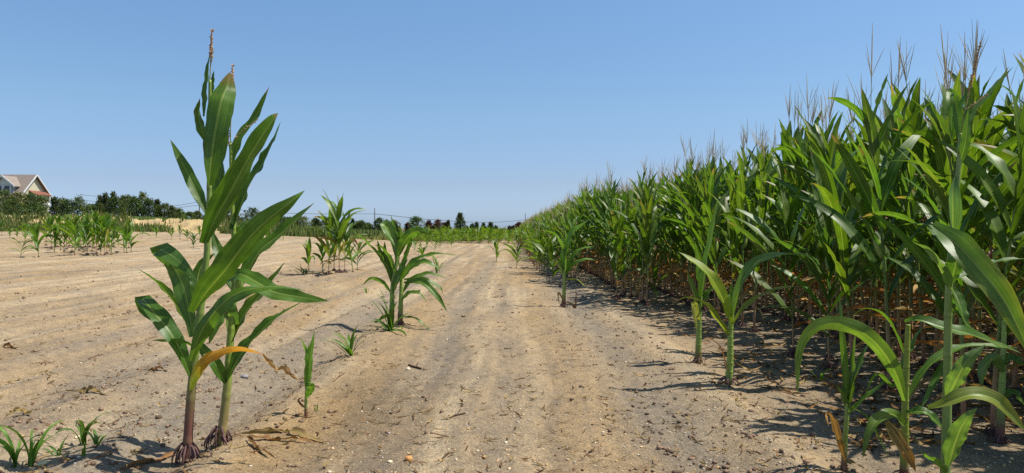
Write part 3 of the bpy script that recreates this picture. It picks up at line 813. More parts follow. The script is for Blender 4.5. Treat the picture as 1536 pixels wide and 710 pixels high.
# ------------------------------------------------------------------ scattered corn on the bare field
young = [gen_corn(400+i, height=1.0, nleaf=6+(i*3) % 5, llen=.58+.05*(i % 4), lw=.085+.008*(i % 4), lod=1, tassel=False, ear=False, young=True, hue=(1.25, 1.12, .9) if i % 2 else (1.05, 1.02, 1), lean=.05+.1*(i % 3 == 1)) for i in range(8)]
older = [gen_corn(450+i, height=1.0, nleaf=12, llen=.60, lw=.085, lod=1, tassel=(i % 2 == 0), ear=(i == 0), dry=1, hue=HUES[(i+1) % 4], bare=.12) for i in range(6)]
youngP, olderP = {}, {}
def scatter_plant(px, py, top, kind='y', label=None, group=None, t=None, merged_=False):
    b = ground(px, py)
    hh = (py-top)*b[1]/F0
    src, cache = (young, youngP) if kind == 'y' else (older, olderP)
    t = int(rng.integers(len(src))) if t is None else t
    sc = hh/(1.05 if kind == 'y' else 1.12)
    rz = rng.uniform(0, 6.28)
    if b[1] > 27 or merged_:
        if ('m', t) not in cache: cache[('m', t)] = merged_mesh('corn_plant', merged(src[t]))
        o = link('corn_plant', cache[('m', t)], None, b)
    else:
        if t not in cache: cache[t] = plant_object(src[t], 'corn_plant', b); o = cache[t]
        else: o = copy_tree(cache[t]); o.location = b
    o.rotation_euler = (0, 0, rz); o.scale = (sc,)*3
    tag(o, label, 'corn plant', group)
    return o
# cluster to the left
GL = 'corn plants clustered on the sand at the far left'
LL = 'leafy green corn plant in the loose cluster below the left trees'
for px, py, top, kd in [(77, 373, 322, 'o'), (91, 376, 326, 'y'), (100, 374, 328, 'o'), (112, 384, 322, 'y'), (121, 372, 324, 'o'), (128, 371, 326, 'o'), (134, 371, 320, 'o'),
                        (138, 377, 326, 'y'), (145, 382, 318, 'o'), (151, 383, 324, 'y'), (160, 381, 322, 'o'), (164, 378, 326, 'y'), (170, 370, 328, 'o'), (178, 369, 336, 'y'),
                        (190, 380, 328, 'y'), (197, 379, 326, 'y'), (186, 379, 335, 'y'), (104, 370, 322, 'o'), (118, 376, 326, 'y'), (155, 372, 325, 'o'), (48, 363, 325, 'y'), (47, 364, 332, 'o'), (86, 372, 324, 'o'), (96, 379, 330, 'y'), (108, 378, 320, 'o'), (125, 380, 327, 'y'), (131, 383, 325, 'o'), (141, 374, 321, 'o'), (148, 375, 322, 'o'), (157, 384, 326, 'o'), (167, 383, 327, 'y'), (115, 369, 323, 'o'), (161, 371, 324, 'o'), (82, 379, 325, 'y'), (69, 370, 326, 'o'), (193, 372, 327, 'o'), (38, 362, 330, 'y')]:
    scatter_plant(px, py, top, kd, LL, GL)
scatter_plant(31, 387, 348, 'y', 'small stubby dark corn plant at the left end of the far cluster', t=1)
scatter_plant(58, 386, 328, 'y', 'pale yellowish open corn plant at the left front of the far cluster', t=2)
GS = 'small corn plants scattered near the sand bank'
LS = 'small green corn plant scattered on the far sand before the bank'
for px, py, top in [(14, 354, 334), (26, 354, 336), (3, 353, 330), (213, 355, 337), (235, 358, 337), (257, 360, 336), (270, 360, 338), (281, 362, 340), (300, 358, 338), (306, 373, 348), (290, 372, 345), (394, 372, 340), (385, 368, 345),
                    (402, 366, 342), (377, 384, 350), (360, 370, 345), (320, 366, 344), (412, 366, 346), (250, 352, 338), (228, 351, 338), (205, 352, 336), (425, 362, 345)]:
    scatter_plant(px, py, top, 'y' if (px*7) % 3 else 'o', LS, GS)
# middle cluster
scatter_plant(463, 405, 352, 'y', 'small open corn plant standing left of the tasselled cluster on the mid sand', t=3)
scatter_plant(493, 412, 317, 'o', 'left tall plant of the tasselled corn cluster on the mid sand', t=0)
scatter_plant(509, 410, 294, 'o', 'tallest tasselled corn plant of the cluster on the mid sand', t=2)
scatter_plant(517, 409, 320, 'o', 'leafy corn plant close right of the tallest plant in the mid sand cluster', t=1)
scatter_plant(529, 408, 345, 'y', 'short corn plant at the right end of the mid sand cluster', t=5)
scatter_plant(501, 407, 328, 'o', 'leafy corn plant at the back of the mid sand cluster between the two tallest', t=3)
scatter_plant(484, 409, 345, 'y', 'short bent corn plant at the left foot of the mid sand cluster', t=0)
scatter_plant(536, 405, 350, 'y', 'small corn plant behind the right end of the mid sand cluster', t=6)
GR = 'small corn plants behind the bushy pair'
LR = 'small dark corn plant on the far sand behind the bushy pair of stalks'
for px, py, top in [(628, 383, 358), (652, 379, 352), (677, 371, 352), (621, 378, 356), (640, 374, 354), (660, 372, 350), (607, 372, 352), (634, 391, 366)]:
    scatter_plant(px, py, top, 'y', LR, GR, t=4 if px == 652 else None)
scatter_plant(745, 393, 352, 'y', 'dark wide leaved corn plant on the path end, left of the drying one', t=4)
scatter_plant(775, 402, 355, 'y', 'drying corn plant with brown lower leaves alone on the far path', t=7)
# edge strays before crop
GE = 'small corn plants along the crop edge'
for px, py, top, kd in [(932, 446, 335, 'o'), (925, 450, 318, 'o'), (830, 425, 350, 'y'), (816, 411, 345, 'y'), (806, 402, 340, 'y'), (822, 414, 345, 'y'), (868, 425, 330, 'o')]:
    scatter_plant(px, py, top, kd, 'green corn plant at the left foot of the crop among edge strays', GE)
scatter_plant(1190, 535, 290, 'o', 'upright corn plant at the crop edge behind the bright yellow green stray', t=3)
scatter_plant(1243, 555, 340, 'o', 'corn plant with bare lower stalk and prop roots at the shaded crop edge', t=5)
scatter_plant(985, 455, 380, 'y', 'short drooping corn plant leaning out at the crop foot, bluish leaves', t=2)

# ------------------------------------------------------------------ grass tufts and weeds in the foreground
def tuft(label, px, py, hpx, nb, seed, spread=.5, wpx=5, col=GREEN*1.5, cat='grass', droop=1.6, group=None):
    r = np.random.default_rng(seed); b = ground(px, py); s = b[1]/F0
    e = empty('grass_tuft', b); tag(e, label, cat, group)
    for k in range(nb):
        az = r.uniform(0, 2*PI); l = hpx*s*r.uniform(.6, 1.15)
        a = gen_leaf(r, np.array([r.normal(0, 2)*s, r.normal(0, 2)*s, -.005]), az, r.uniform(.05, spread), r.uniform(.45*droop, droop), l, wpx*s*r.uniform(.7, 1.2), 12, 3,
                     twist=r.uniform(-1, 1), power=2.2, base=np.asarray(col)*r.uniform(.75, 1.25), ruffle=.04, fold=.5)
        link('blade', build_mesh('blade', *a, M_LEAF), e)
    return e
tuft('green grass seedling at the bottom left corner with looping blades', 24, 700, 92, 7, 1, .3, 7, droop=3.2)
tuft('green grass seedling with one straight blade beside the bottom left corner seedling', 46, 700, 84, 6, 2, .45, 6, droop=2.4)
tuft('dark drooping grass seedling in the shadow left of the tall corn', 125, 668, 72, 7, 3, .4, 7, GREEN*1.0, droop=3.3)
tuft('tiny light green grass sprout on shaded soil right of the dark seedling', 144, 670, 34, 5, 4, .7, 5)
tuft('tiny grass sprout of two blades at the bottom left near the pebbles', 127, 685, 26, 3, 5, .5, 4)
tuft('small grass sprout between the two seedlings at bottom left', 86, 684, 28, 4, 6, .8, 4)
tuft('bushy green weed clump on the sand left of the bushy corn pair', 527, 534, 52, 12, 7, .8, 5, GREEN*1.3)
tuft('spreading flat weed at the foot of the bushy corn pair', 585, 497, 68, 14, 8, 1.45, 6, GREEN*1.2, droop=1.0)
tuft('small green weed patch beside the small open corn plant', 457, 411, 24, 14, 9, 1.2, 2.2, GREEN*1.1)
tuft('thin pale weed on the sand right of the bushy corn pair', 657, 411, 36, 9, 10, .7, 2, GREEN*1.4)
tuft('tiny weed sprout in the sand below the mid cluster', 550, 440, 16, 4, 11, .5, 2)
tuft('small sprout just right of the short corn seedling', 474, 617, 12, 3, 12, .5, 3, GREEN*1.8)
tuft('small green sprout in the shade at the crop edge near prop roots', 1232, 572, 26, 4, 13, .5, 3, GREEN*1.8)

# ------------------------------------------------------------------ ground sheet
def soil(x, y):
    wx = x+.22*(vn(x*.7, y*.3, 41)-.5)+.08*(vn(x*3, y*1.1, 42)-.5)
    tan = np.array([.325, .243, .150]); pale = np.array([.42, .335, .222]); org = np.array([.310, .214, .110]); gray = np.array([.228, .194, .150]); dark = np.array([.145, .115, .084])
    c = np.zeros(x.shape+(3,)); c[:] = tan
    def mix(c, col, f):
        return c+(col-c)*np.clip(f, 0, 1)[..., None]
    nA = fbm(x*.8, y*.25, 51); nB = vn(wx*4.5, y*.28, 52); nC = fbm(x*2.2, y*1.2, 53)
    c = mix(c, pale, .9*ss(.5, .7, nB)*ss(.35, .6, nA))
    c = mix(c, org, .75*ss(.5, .72, fbm(x*.9+7, y*.3, 54)))
    c = mix(c, gray, .55*ss(.54, .72, fbm(x*1.6+3, y*.16, 55))*(.4+.6*ss(.3, .7, nC)))
    c = mix(c, dark*1.5, .35*ss(.62, .8, vn(wx*6.5, y*.09, 58))*ss(.6, 1.4, -x)*ss(.25, .6, nC))
    c = mix(c, pale, .5*ss(.6, .8, vn(wx*6.1, y*.07, 59))*ss(.6, 1.4, -x))
    near = 1-ss(16, 40, y)
    g = lambda m, w: np.exp(-((wx-m)/w)**2)
    c = mix(c, gray, near*(.85*g(-.75, .2)+.8*g(1.05, .33)+.8*g(-2.1, .3)+.45*g(-.1, .12))*(.5+.75*nC))
    c = mix(c, org, near*(.8*g(-1.35, .3)+.45*g(.38, .3))*(.4+.8*nA))
    c = mix(c, pale, near*(.8*g(1.52, .13)+.6*g(-.38, .12)+.4*g(.1, .1))*(.6+.6*nC))
    c = mix(c, dark, near*.6*g(-1.05, .12)*ss(.4, .6, nA))
    fine = vn(wx*17, y*.16, 65)
    c = mix(c, dark*1.35, near*.42*ss(.6, .85, fine)*ss(.3, .6, nC)*np.exp(-(x/2.2)**2))
    c = mix(c, pale*1.05, near*.5*ss(.62, .85, vn(wx*13, y*.13, 66))*np.exp(-(x/2.2)**2)*ss(.35, .6, nA))
    cleat = np.sin(2*PI*(y/.17+.9*np.abs(wx+.72)/.2))
    c = mix(c, dark*1.4, near*.3*ss(.2, .9, cleat)*np.exp(-((wx+.72)/.16)**4)*ss(.42, .6, nC))
    blob_ = lambda x0, y0, rx, ry: np.exp(-((x-x0)/rx)**2-((y-y0)/ry)**2)
    c = mix(c, np.array([.27, .175, .08]), .8*blob_(-1.15, 4.7, .5, 1.0)*(.5+.7*nC))
    c = mix(c, np.array([.19, .145, .09]), .7*blob_(-.95, 5.2, .28, 1.3)*ss(.35, .6, nC))
    c = mix(c, gray, .8*blob_(-2.1, 5.6, .6, 1.2)*(.4+.8*nC))
    c = mix(c, gray*.9, .6*ss(.7, 1.0, x)*(1-ss(1.3, 1.5, x))*near*ss(.3, .6, nA))
    # darker soil tone under and beside the crop
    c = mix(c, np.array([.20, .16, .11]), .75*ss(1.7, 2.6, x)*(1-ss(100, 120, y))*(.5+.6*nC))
    # furrow lines out on the left
    c = mix(c, dark*1.25, .45*ss(.68, .84, vn(wx*3.2, y*.1, 57))*ss(.8, 1.6, -x)*ss(.3, .6, nA))
    sl = left_side(x, y)
    c = mix(c, np.array([.47, .345, .18]), ss(.05, .4, sl)*ss(71, 75, y)*(1-ss(81, 84, y)))
    gr = np.maximum(ss(82, 86, y), (1-sl)*ss(60, 80, y))
    c = mix(c, np.array([.09, .115, .035]), gr*(.6+.4*nC))
    return c
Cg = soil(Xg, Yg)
idx = np.arange(Xg.size).reshape(Xg.shape)
Qg = np.stack([idx[:-1, :-1], idx[:-1, 1:], idx[1:, 1:], idx[1:, :-1]], -1).reshape(-1, 4)

m, nt, out = new_mat('sandy_soil')
col = N(nt, 'ShaderNodeAttribute', attribute_name='Col').outputs['Color']
tc = N(nt, 'ShaderNodeTexCoord')
def nz(scale, detail=5., rough=.6, stretch=None):
    n = N(nt, 'ShaderNodeTexNoise', i_Scale=scale, i_Detail=detail, i_Roughness=rough)
    if stretch:
        mp = N(nt, 'ShaderNodeMapping'); mp.inputs['Scale'].default_value = stretch
        L(nt, tc.outputs['Object'], mp.inputs[0]); L(nt, mp.outputs[0], n.inputs['Vector'])
    else: L(nt, tc.outputs['Object'], n.inputs['Vector'])
    return n.outputs['Fac']
n1 = nz(60, 6, .7); n2 = nz(9, 5, .65); n3 = nz(3, 4, .6, (1, .25, 1)); n4 = nz(230, 3, .7)
c = mixc(nt, 1.0, col, ramp(nt, n1, [(.34, (.60, .58, .56)), (.5, (1, 1, 1)), (.66, (1.28, 1.26, 1.22))]), 'MULTIPLY')
c = mixc(nt, 1.0, c, ramp(nt, n2, [(.3, (.76, .77, .80)), (.7, (1.16, 1.13, 1.08))]), 'MULTIPLY')
c = mixc(nt, 1.0, c, ramp(nt, n3, [(.32, (.80, .82, .86)), (.68, (1.15, 1.12, 1.05))]), 'MULTIPLY')
c = mixc(nt, 1.0, c, ramp(nt, n4, [(.3, (.7, .7, .7)), (.7, (1.25, 1.25, 1.25))]), 'MULTIPLY')
vo = N(nt, 'ShaderNodeTexVoronoi', i_Scale=55.0); L(nt, tc.outputs['Object'], vo.inputs['Vector'])
pick = N(nt, 'ShaderNodeSeparateColor'); L(nt, vo.outputs['Color'], pick.inputs[0])
speck = mathn(nt, 'MULTIPLY', mathn(nt, 'GREATER_THAN', pick.outputs[0], .72), mathn(nt, 'LESS_THAN', vo.outputs['Distance'], .28))
spcol = ramp(nt, pick.outputs[1], [(0, (.62, .52, .38)), (.5, (.55, .40, .22)), (1, (.16, .11, .08))])
c = mixc(nt, mathn(nt, 'MULTIPLY', speck, .8), c, spcol)
bs = N(nt, 'ShaderNodeBsdfPrincipled'); L(nt, c, bs.inputs['Base Color'])
bs.inputs['Roughness'].default_value = .95; bs.inputs['Specular IOR Level'].default_value = .12
hh = mathn(nt, 'ADD', mathn(nt, 'MULTIPLY', n1, .5), mathn(nt, 'ADD', mathn(nt, 'MULTIPLY', n2, .9), mathn(nt, 'ADD', mathn(nt, 'MULTIPLY', n4, .2), mathn(nt, 'MULTIPLY', speck, .25))))
bp = N(nt, 'ShaderNodeBump', i_Strength=1.0, i_Distance=.03); L(nt, hh, bp.inputs['Height']); L(nt, bp.outputs[0], bs.inputs['Normal'])
L(nt, bs.outputs[0], out.inputs[0])
Vg = np.stack([Xg, Yg, Zg], -1).reshape(-1, 3)
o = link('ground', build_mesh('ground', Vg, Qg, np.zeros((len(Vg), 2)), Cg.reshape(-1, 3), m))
tag(o, 'bare sandy field with wheel tracks and a sand bank at its far end', 'ground', None, 'structure')

# ------------------------------------------------------------------ pebbles, clods and crop litter
def blob(rng, c, r, col, seg=(5, 6)):
    a, b = seg
    th = np.linspace(0, PI, a+1); ph = np.linspace(0, 2*PI, b, endpoint=False)
    sc = rng.uniform(.65, 1.3, 3)*np.array([1, 1, .7]); 
    V = np.stack([np.sin(th)[:, None]*np.cos(ph), np.sin(th)[:, None]*np.sin(ph), np.repeat(np.cos(th)[:, None], b, 1)], -1)
    V = V*(1+rng.uniform(-.15, .15, V.shape[:2])[..., None]); V[0] = V[0].mean(0); V[-1] = V[-1].mean(0)
    V = V*sc*r
    i = np.arange((a+1)*b).reshape(a+1, b); nx = np.roll(i, -1, 1)
    Q = np.stack([i[:-1], i[1:], nx[1:], nx[:-1]], -1).reshape(-1, 4)
    return V.reshape(-1, 3)+c, Q, np.zeros(((a+1)*b, 2)), np.asarray(col)
rng = np.random.default_rng(77)
mbp, mbc = MB(), MB()
for k in range(11000):
    y = math.exp(rng.uniform(math.log(3.2), math.log(17))); x = rng.uniform(-.78, .75)*y
    dens = vn(x*1.2, y*.5, 61)+.5*math.exp(-((x+.75)/.4)**2)+.5*math.exp(-((x-1.1)/.5)**2)
    if dens < rng.uniform(.2, 1.0): continue
    r = .003+.007*rng.random()**4+(.004 if rng.random() < .04 else 0)
    pal = [(.58, .48, .34), (.55, .38, .2), (.48, .30, .14), (.42, .37, .31), (.30, .17, .09)][int(rng.integers(5))]
    mbp.add(*blob(rng, np.array([x, y, hgt(x, y)+r*.25]), r, np.array(pal)*rng.uniform(.8, 1.15), (4, 5)))
tag(link('pebbles', mbp.mesh('pebbles', M_STONE)), 'fine gravel of tan and white pebbles strewn over the sand', 'gravel', None, 'stuff')
for k in range(9000):
    y = math.exp(rng.uniform(math.log(3.3), math.log(30))); x = rng.uniform(-.75, .6)*y
    dens = .55*vn(x*1.6, y*.3, 63)+.75*math.exp(-((x-1.2)/.7)**2)+.2*math.exp(-((x+.7)/.3)**2)+(.25 if x < -1.5 else 0)
    if dens < rng.uniform(.2, .95): continue
    r = .006+.016*rng.random()**3*(1 if y < 10 else 1.6)
    z = hgt(x, y)
    for j in range(int(rng.integers(1, 3))):
        q = np.array([x+rng.normal(0, r), y+rng.normal(0, r), z+r*.25])
        mbc.add(*blob(rng, q, r*rng.uniform(.5, 1), np.array([.15, .095, .06])*rng.uniform(.6, 1.8), (4, 5)))
tag(link('soil_clods', mbc.mesh('soil_clods', M_STONE)), 'small dark clods and crumbs of soil on the path', 'soil', None, 'stuff')
mbl = MB()
for k in range(5200):
    y = math.exp(rng.uniform(math.log(3.4), math.log(45)))
    crop = rng.random() < .45
    x = rng.uniform(1.9, .74*y+1) if crop and y > 2.7 else rng.uniform(-.75, .45)*y
    if crop and y < 4 : continue
    z = hgt(x, y); a = rng.uniform(0, 2*PI); l = rng.uniform(.03, .13)*(2.2 if crop else 1)*(1 if y < 12 else 1.4)
    n = 7; s = np.linspace(-1, 1, n)
    bow = rng.uniform(-.3, .3)
    P = np.stack([x+np.cos(a)*s*l/2-np.sin(a)*bow*s*s*l, y+np.sin(a)*s*l/2+np.cos(a)*bow*s*s*l, z+.005+rng.uniform(0, .05 if crop else .025)*np.abs(s)**1.5], 1)
    S = np.stack([-np.sin(a)*np.ones(n), np.cos(a)*np.ones(n), rng.uniform(-1.0, 1.0, n)*.8], 1)
    pal = [STRAW*.9, BROWN*.8, BROWN*.5, np.array([.36, .17, .05]) if crop else STRAW*.7][int(rng.integers(4))]
    mbl.add(*leaf(P, rng.uniform(.006, .016)*(1.8 if crop else 1), S, rng, M=3, fold=.6, ruffle=.25, base=pal*rng.uniform(.7, 1.2)))
tag(link('crop_litter', mbl.mesh('crop_litter', M_DRY)), 'dry brown scraps of leaf and stalk scattered on the soil', 'litter', None, 'stuff')

def stone(label, px, py, rpx, col, seed):
    r = np.random.default_rng(seed); b = ground(px, py); s = b[1]/F0*rpx
    mb = MB(); mb.add(*blob(r, np.array([0, 0, s*.3]), s, col, (10, 14)))
    tag(link('stone', mb.mesh('stone', M_STONE), None, b), label, 'stone')
stone('flat pale yellow pebble at the bottom left corner', 63, 698, 8, (.62, .5, .27), 1)
stone('small pale pebble right of the flat yellow one', 98, 692, 5, (.6, .46, .26), 2)
stone('upper small pale pebble in the corn shadow', 99, 686, 4, (.6, .46, .26), 3)
stone('round orange pebble at the bottom of the path', 613, 690, 5, (.55, .27, .09), 4)
stone('pale cream pebble left of the orange pebble', 585, 694, 3.5, (.62, .5, .33), 5)
stone('grey stone behind the second tall corn plant', 367, 567, 6, (.24, .22, .21), 6)
stone('pale pebble beside a twig in the middle of the sand', 612, 555, 3.5, (.6, .5, .36), 7)
stone('cream pebble between grass sprouts in the shadow', 116, 657, 4, (.58, .5, .32), 8)

def dead_leaf(label, pts, wpx, col, seed, name='dry_leaf', lift=.012):
    r = np.random.default_rng(seed)
    G = [ground(*p) for p in pts]; s = G[0][1]/F0
    P = resample(G, 30); o0 = P[0].copy()
    t = np.linspace(0, 1, 30)
    P[:, 2] = height(P[:, 0], P[:, 1])+lift*(1.1+np.sin(9*t+r.uniform(0, 6))*.6)
    T = unit(np.gradient(P, axis=0)); up = np.array([0, 0, 1.])
    S = np.cross(T, up); tw = r.uniform(-.4, .4)+.9*np.sin(6*t+r.uniform(0, 6))
    S = S*np.cos(tw)[:, None]+up*np.sin(tw)[:, None]*.8
    a = leaf(P-o0, wpx*s, S, r, M=5, fold=.6, ruffle=.35, freq=4, base=col)
    tag(link(name, build_mesh(name, *a, M_DRY), None, o0), label, 'dry leaf')
dead_leaf('long curled dry corn leaf lying right of the second tall plant', [(362, 655), (395, 651), (430, 652), (465, 660), (495, 667)], 13, STRAW*.75, 1)
dead_leaf('second dry leaf strip under the long curled one', [(370, 662), (400, 660), (440, 663), (478, 665)], 9, BROWN*1.1, 2)
dead_leaf('short dark crumpled leaf below the long dry leaf', [(372, 660), (385, 675), (398, 683), (415, 692)], 8, BROWN*.6, 3)
dead_leaf('brown dry leaf lying left of the nearest corn base at the bottom edge', [(180, 706), (215, 698), (245, 690), (272, 684)], 12, BROWN*1.3, 4)
dead_leaf('grey dry stalk piece with dark shadow near the left edge', [(8, 628), (25, 624), (50, 624)], 9, STRAW*.9, 5, lift=.022)
dead_leaf('flat dry leaf scrap on the open sand at left', [(98, 590), (120, 587), (150, 591), (164, 594)], 10, STRAW*.65, 6)
dead_leaf('thin straw stem lying on the sand upper left', [(38, 563), (60, 561), (82, 562)], 3, STRAW*.9, 7)
dead_leaf('dark crumpled leaf scrap left of the tall corn pair', [(222, 560), (235, 556), (248, 557)], 9, BROWN*.6, 8)
dead_leaf('dark leaf scrap on the sand far left', [(5, 520), (14, 522), (30, 525)], 8, BROWN*.6, 9)
dead_leaf('reddish dry leaf spread at the foot of the bright stray plant', [(1095, 572), (1110, 568), (1125, 571)], 6, np.array([.28, .14, .06]), 10)
dead_leaf('curled dark leaf at the foot of the bright stray plant', [(1066, 580), (1080, 578), (1095, 582)], 6, BROWN, 11)
def twig(label, pts, wpx, seed):
    G = [ground(*p) for p in pts]; s = G[0][1]/F0
    P = resample(G, 12); o0 = P[0].copy(); P[:, 2] = height(P[:, 0], P[:, 1])+wpx*s*.5
    mb = MB(); mb.add(*tube(P-o0, wpx*s*.5, 6, (.10, .06, .04)))
    Q = resample([P[6], P[6]+np.array([.01, .02, .02]), P[6]+np.array([.02, .03, .03])], 5)
    mb.add(*tube(Q-o0, wpx*s*.3, 5, (.10, .06, .04)))
    tag(link('twig', mb.mesh('twig', M_BARK), None, o0), label, 'twig')
twig('short dark twig beside a pale pebble in the middle of the sand', [(613, 549), (622, 552), (632, 555)], 3, 1)
twig('thin dark twig lying right of the short corn seedling', [(500, 573), (508, 566), (517, 560)], 1.5, 2)
twig('pale crooked twig on the centre of the path', [(675, 628), (685, 624), (698, 621)], 2.5, 3)

# ------------------------------------------------------------------ grass on the bank
rng = np.random.default_rng(9)
mg = MB()
def grass_blades(n, fx, col, hmin, hmax, w):
    B = []
    for k in range(n):
        x, y = fx()
        z = hgt(x, y); h = rng.uniform(hmin, hmax); a = rng.uniform(0, 2*PI); l = rng.uniform(.0, .5)*h
        wv = np.array([math.cos(a), math.sin(a), 0])*w*rng.uniform(.6, 1.4); dv = np.array([math.cos(a+1.3)*l, math.sin(a+1.3)*l, h])
        b = np.array([x, y, z-.03])
        V = [b-wv, b+wv, b+dv*.6+wv*.7, b+dv*.6-wv*.7, b+dv+wv*.1, b+dv-wv*.1]
        mg.add(V, [(0, 1, 2, 3), (3, 2, 4, 5)], None, np.asarray(col)*rng.uniform(.6, 1.35)*np.array([rng.uniform(.85, 1.25), 1, 1]))
def f_top():
    y = rng.uniform(82, 104); return rng.uniform(-.80, .0)*y, y
def f_front():
    while True:
        y = rng.uniform(70, 79); x = rng.uniform(-.75, -.18)*y
        if vn(x*.25, y*.3, 71) > .42: return x, y
def f_mid():
    while True:
        y = rng.uniform(62, 84); x = rng.uniform(-.38, -.05)*y
        lim = 63+ss(.12, .3, -x/y)*9
        if y > lim and vn(x*.2, y*.2, 73) > .33: return x, y
grass_blades(15000, f_top, (.15, .22, .06), .2, .6, .09)
grass_blades(7500, f_front, (.12, .16, .05), .25, .95, .06)
grass_blades(6500, f_mid, (.21, .24, .085), .12, .42, .09)
tag(link('weed_cover', mg.mesh('weed_cover', M_GRASS)), 'green weeds and grass growing over the sand bank at the far field edge', 'weeds', None, 'stuff')

# ------------------------------------------------------------------ trees
def tree(px, top, base, hw, y, kind, label, group=None, seed=0, dead=False):
    r = np.random.default_rng(seed+int(px*7)+int(top)*13)
    b = at(px, base, y); x = b[0]; z0 = hgt(x, y)
    H = at(px, top, y)[2]-z0; Wd = hw*y/F0
    e = empty('cedar_tree' if kind == 'cedar' else 'broadleaf_tree' if kind == 'broad' else 'bush', (x, y, z0))
    tag(e, label, 'bush' if kind == 'bush' else 'tree', group)
    col = {'cedar': np.array([.050, .074, .028]), 'broad': np.array([.078, .108, .030]), 'bush': np.array([.085, .045, .036])}[kind]
    if label.startswith('pale'): col = np.array([.075, .105, .035])
    tint = np.array([r.uniform(.8, 1.25), 1, 1])*r.uniform(.75, 1.25)
    mbt = MB()
    s = np.linspace(0, 1, 6)[:, None]
    mbt.add(*tube(np.array([r.normal(0, .06), r.normal(0, .06), 1])*s*H*.85+np.array([0, 0, -.1]), .035*H*(1-.8*s[:, 0]), 6, (.11, .085, .065)))
    ncl = int(70+34*H)
    mb = MB(); Vs = []; Cs = []
    tips = []
    lobes = [(r.uniform(.25, .95), r.uniform(0, 2*PI), r.uniform(.55, 1.1)) for _ in range(9)]
    for k in range(ncl):
        f = r.random()**.8
        zz = f
        if kind == 'cedar': rad = (1-f)**.75*(.85+.3*math.sin(f*26+seed))+.03
        elif kind == 'broad': rad = math.sin(PI*min(.97, .16+.80*f))**.7
        else: rad = math.sqrt(max(0, 1-f**2.2))
        a = r.uniform(0, 2*PI)
        lob = 1.0+.28*math.sin(3*a+seed+5*f)+.18*math.sin(5*a+9*f)
        q = rad*lob*math.sqrt(r.uniform(.12, 1))
        c = np.array([math.cos(a)*q*Wd, math.sin(a)*q*Wd, (.08+.92*f)*H+r.normal(0, .03)*H])
        tips.append(c)
        cl = tint*col*r.uniform(.5, 1.6)*np.array([r.uniform(.85, 1.2), 1, r.uniform(.8, 1.1)])
        rr = r.uniform(.10, .2)*min(Wd, H*.5)+.08
        for j in range(13):
            p = c+r.normal(0, 1, 3)*rr*np.array([1, 1, .75])*.6
            d1 = r.normal(0, 1, 3); d1 /= np.linalg.norm(d1); d2 = np.cross(d1, r.normal(0, 1, 3)); d2 /= np.linalg.norm(d2)
            if kind == 'cedar': d1 = d1+np.array([0, 0, .9])
            sz = r.uniform(.05, .13)
            Vs.append([p-d1*sz-d2*sz*.25, p-d2*sz*.55, p+d1*sz+d2*sz*.1, p+d2*sz*.55]); Cs += [cl*r.uniform(.85, 1.15)]*4
    for k in range(10):
        c = tips[int(r.integers(len(tips)))]; p0 = np.array([0, 0, max(.1*H, c[2]*.7)])
        mbt.add(*tube(np.linspace(p0, c, 4), .010*H*np.array([1, .8, .5, .2]), 4, (.11, .085, .065)))
    if dead:
        for k in range(9):
            p0 = np.array([r.normal(0, .2)*Wd, 0, .75*H]); q = np.array([r.normal(0, .45)*Wd, r.normal(0, .3), H*r.uniform(1.0, 1.22)])
            mbt.add(*tube(resample([p0, (p0+q)/2+r.normal(0, .05, 3), q], 5), .02*np.array([1.2, 1, .8, .5, .3]), 4, (.22, .2, .18)))
    V = np.array(Vs).reshape(-1, 3)
    mb.add(V, np.arange(len(V)).reshape(-1, 4), None, np.array(Cs))
    link('trunk', mbt.mesh('trunk', M_BARK), e)
    link('crown', mb.mesh('crown', M_FOLIAGE, False), e)
    return e
LTB = 'dark green scrub tree in the tree line behind the sand bank on the left'
GTB = 'trees of the line behind the left sand bank'
for i, (px, top, hw, y, kd) in enumerate([(-22, 288, 20, 104, 'broad'), (6, 287, 17, 103, 'broad'), (27, 290, 17, 100, 'broad'), (46, 292, 16, 102, 'broad'), (62, 296, 14, 104, 'broad'), (16, 300, 18, 97, 'broad'), (52, 305, 18, 98, 'broad'), (82, 297, 11, 104, 'cedar'),
        (92, 299, 13, 106, 'broad'), (101, 301, 12, 100, 'broad'), (136, 308, 13, 104, 'broad'), (147, 306, 10, 103, 'broad'), (150, 295, 9, 110, 'cedar'),
        (158, 292, 10, 106, 'cedar'), (170, 290, 9, 104, 'cedar'), (173, 297, 14, 100, 'broad'), (184, 296, 9, 107, 'cedar'), (192, 295, 12, 105, 'broad'), (202, 297, 12, 103, 'broad'),
        (224, 299, 13, 104, 'broad'), (236, 301, 10, 106, 'cedar'), (246, 306, 12, 104, 'broad'), (258, 311, 10, 103, 'cedar'), (268, 314, 10, 105, 'broad'), (284, 319, 10, 110, 'broad'), (296, 318, 9, 112, 'broad'), (270, 320, 14, 108, 'broad'), (330, 316, 12, 115, 'broad'), (347, 314, 13, 117, 'broad')]):
    tree(px, top, 326, hw, y, kd, LTB, GTB, i)
tree(118, 297, 326, 13, 101, 'broad', 'dark scrub tree with bare dead twigs sticking out of its top, right of the house', None, 41, dead=True)
tree(213, 290, 326, 11, 106, 'broad', 'highest tree of the left line, dark green with a rounded top', None, 42)
tree(378, 313, 336, 15, 118, 'broad', 'round dark green tree behind the tall foreground corn leaves', None, 43)
for i, (px, top, hw) in enumerate([(407, 324, 9), (418, 323, 6), (430, 327, 8), (444, 329, 7)]):
    tree(px, top, 338, hw, 122, 'broad', 'low dark bush on the horizon right of the round tree', 'low bushes on the left horizon', 50+i)
tree(476, 330, 346, 6, 118, 'cedar', 'tiny pointed cedar standing alone on the horizon left of the mid cluster', None, 60)
rs = np.random.default_rng(4)
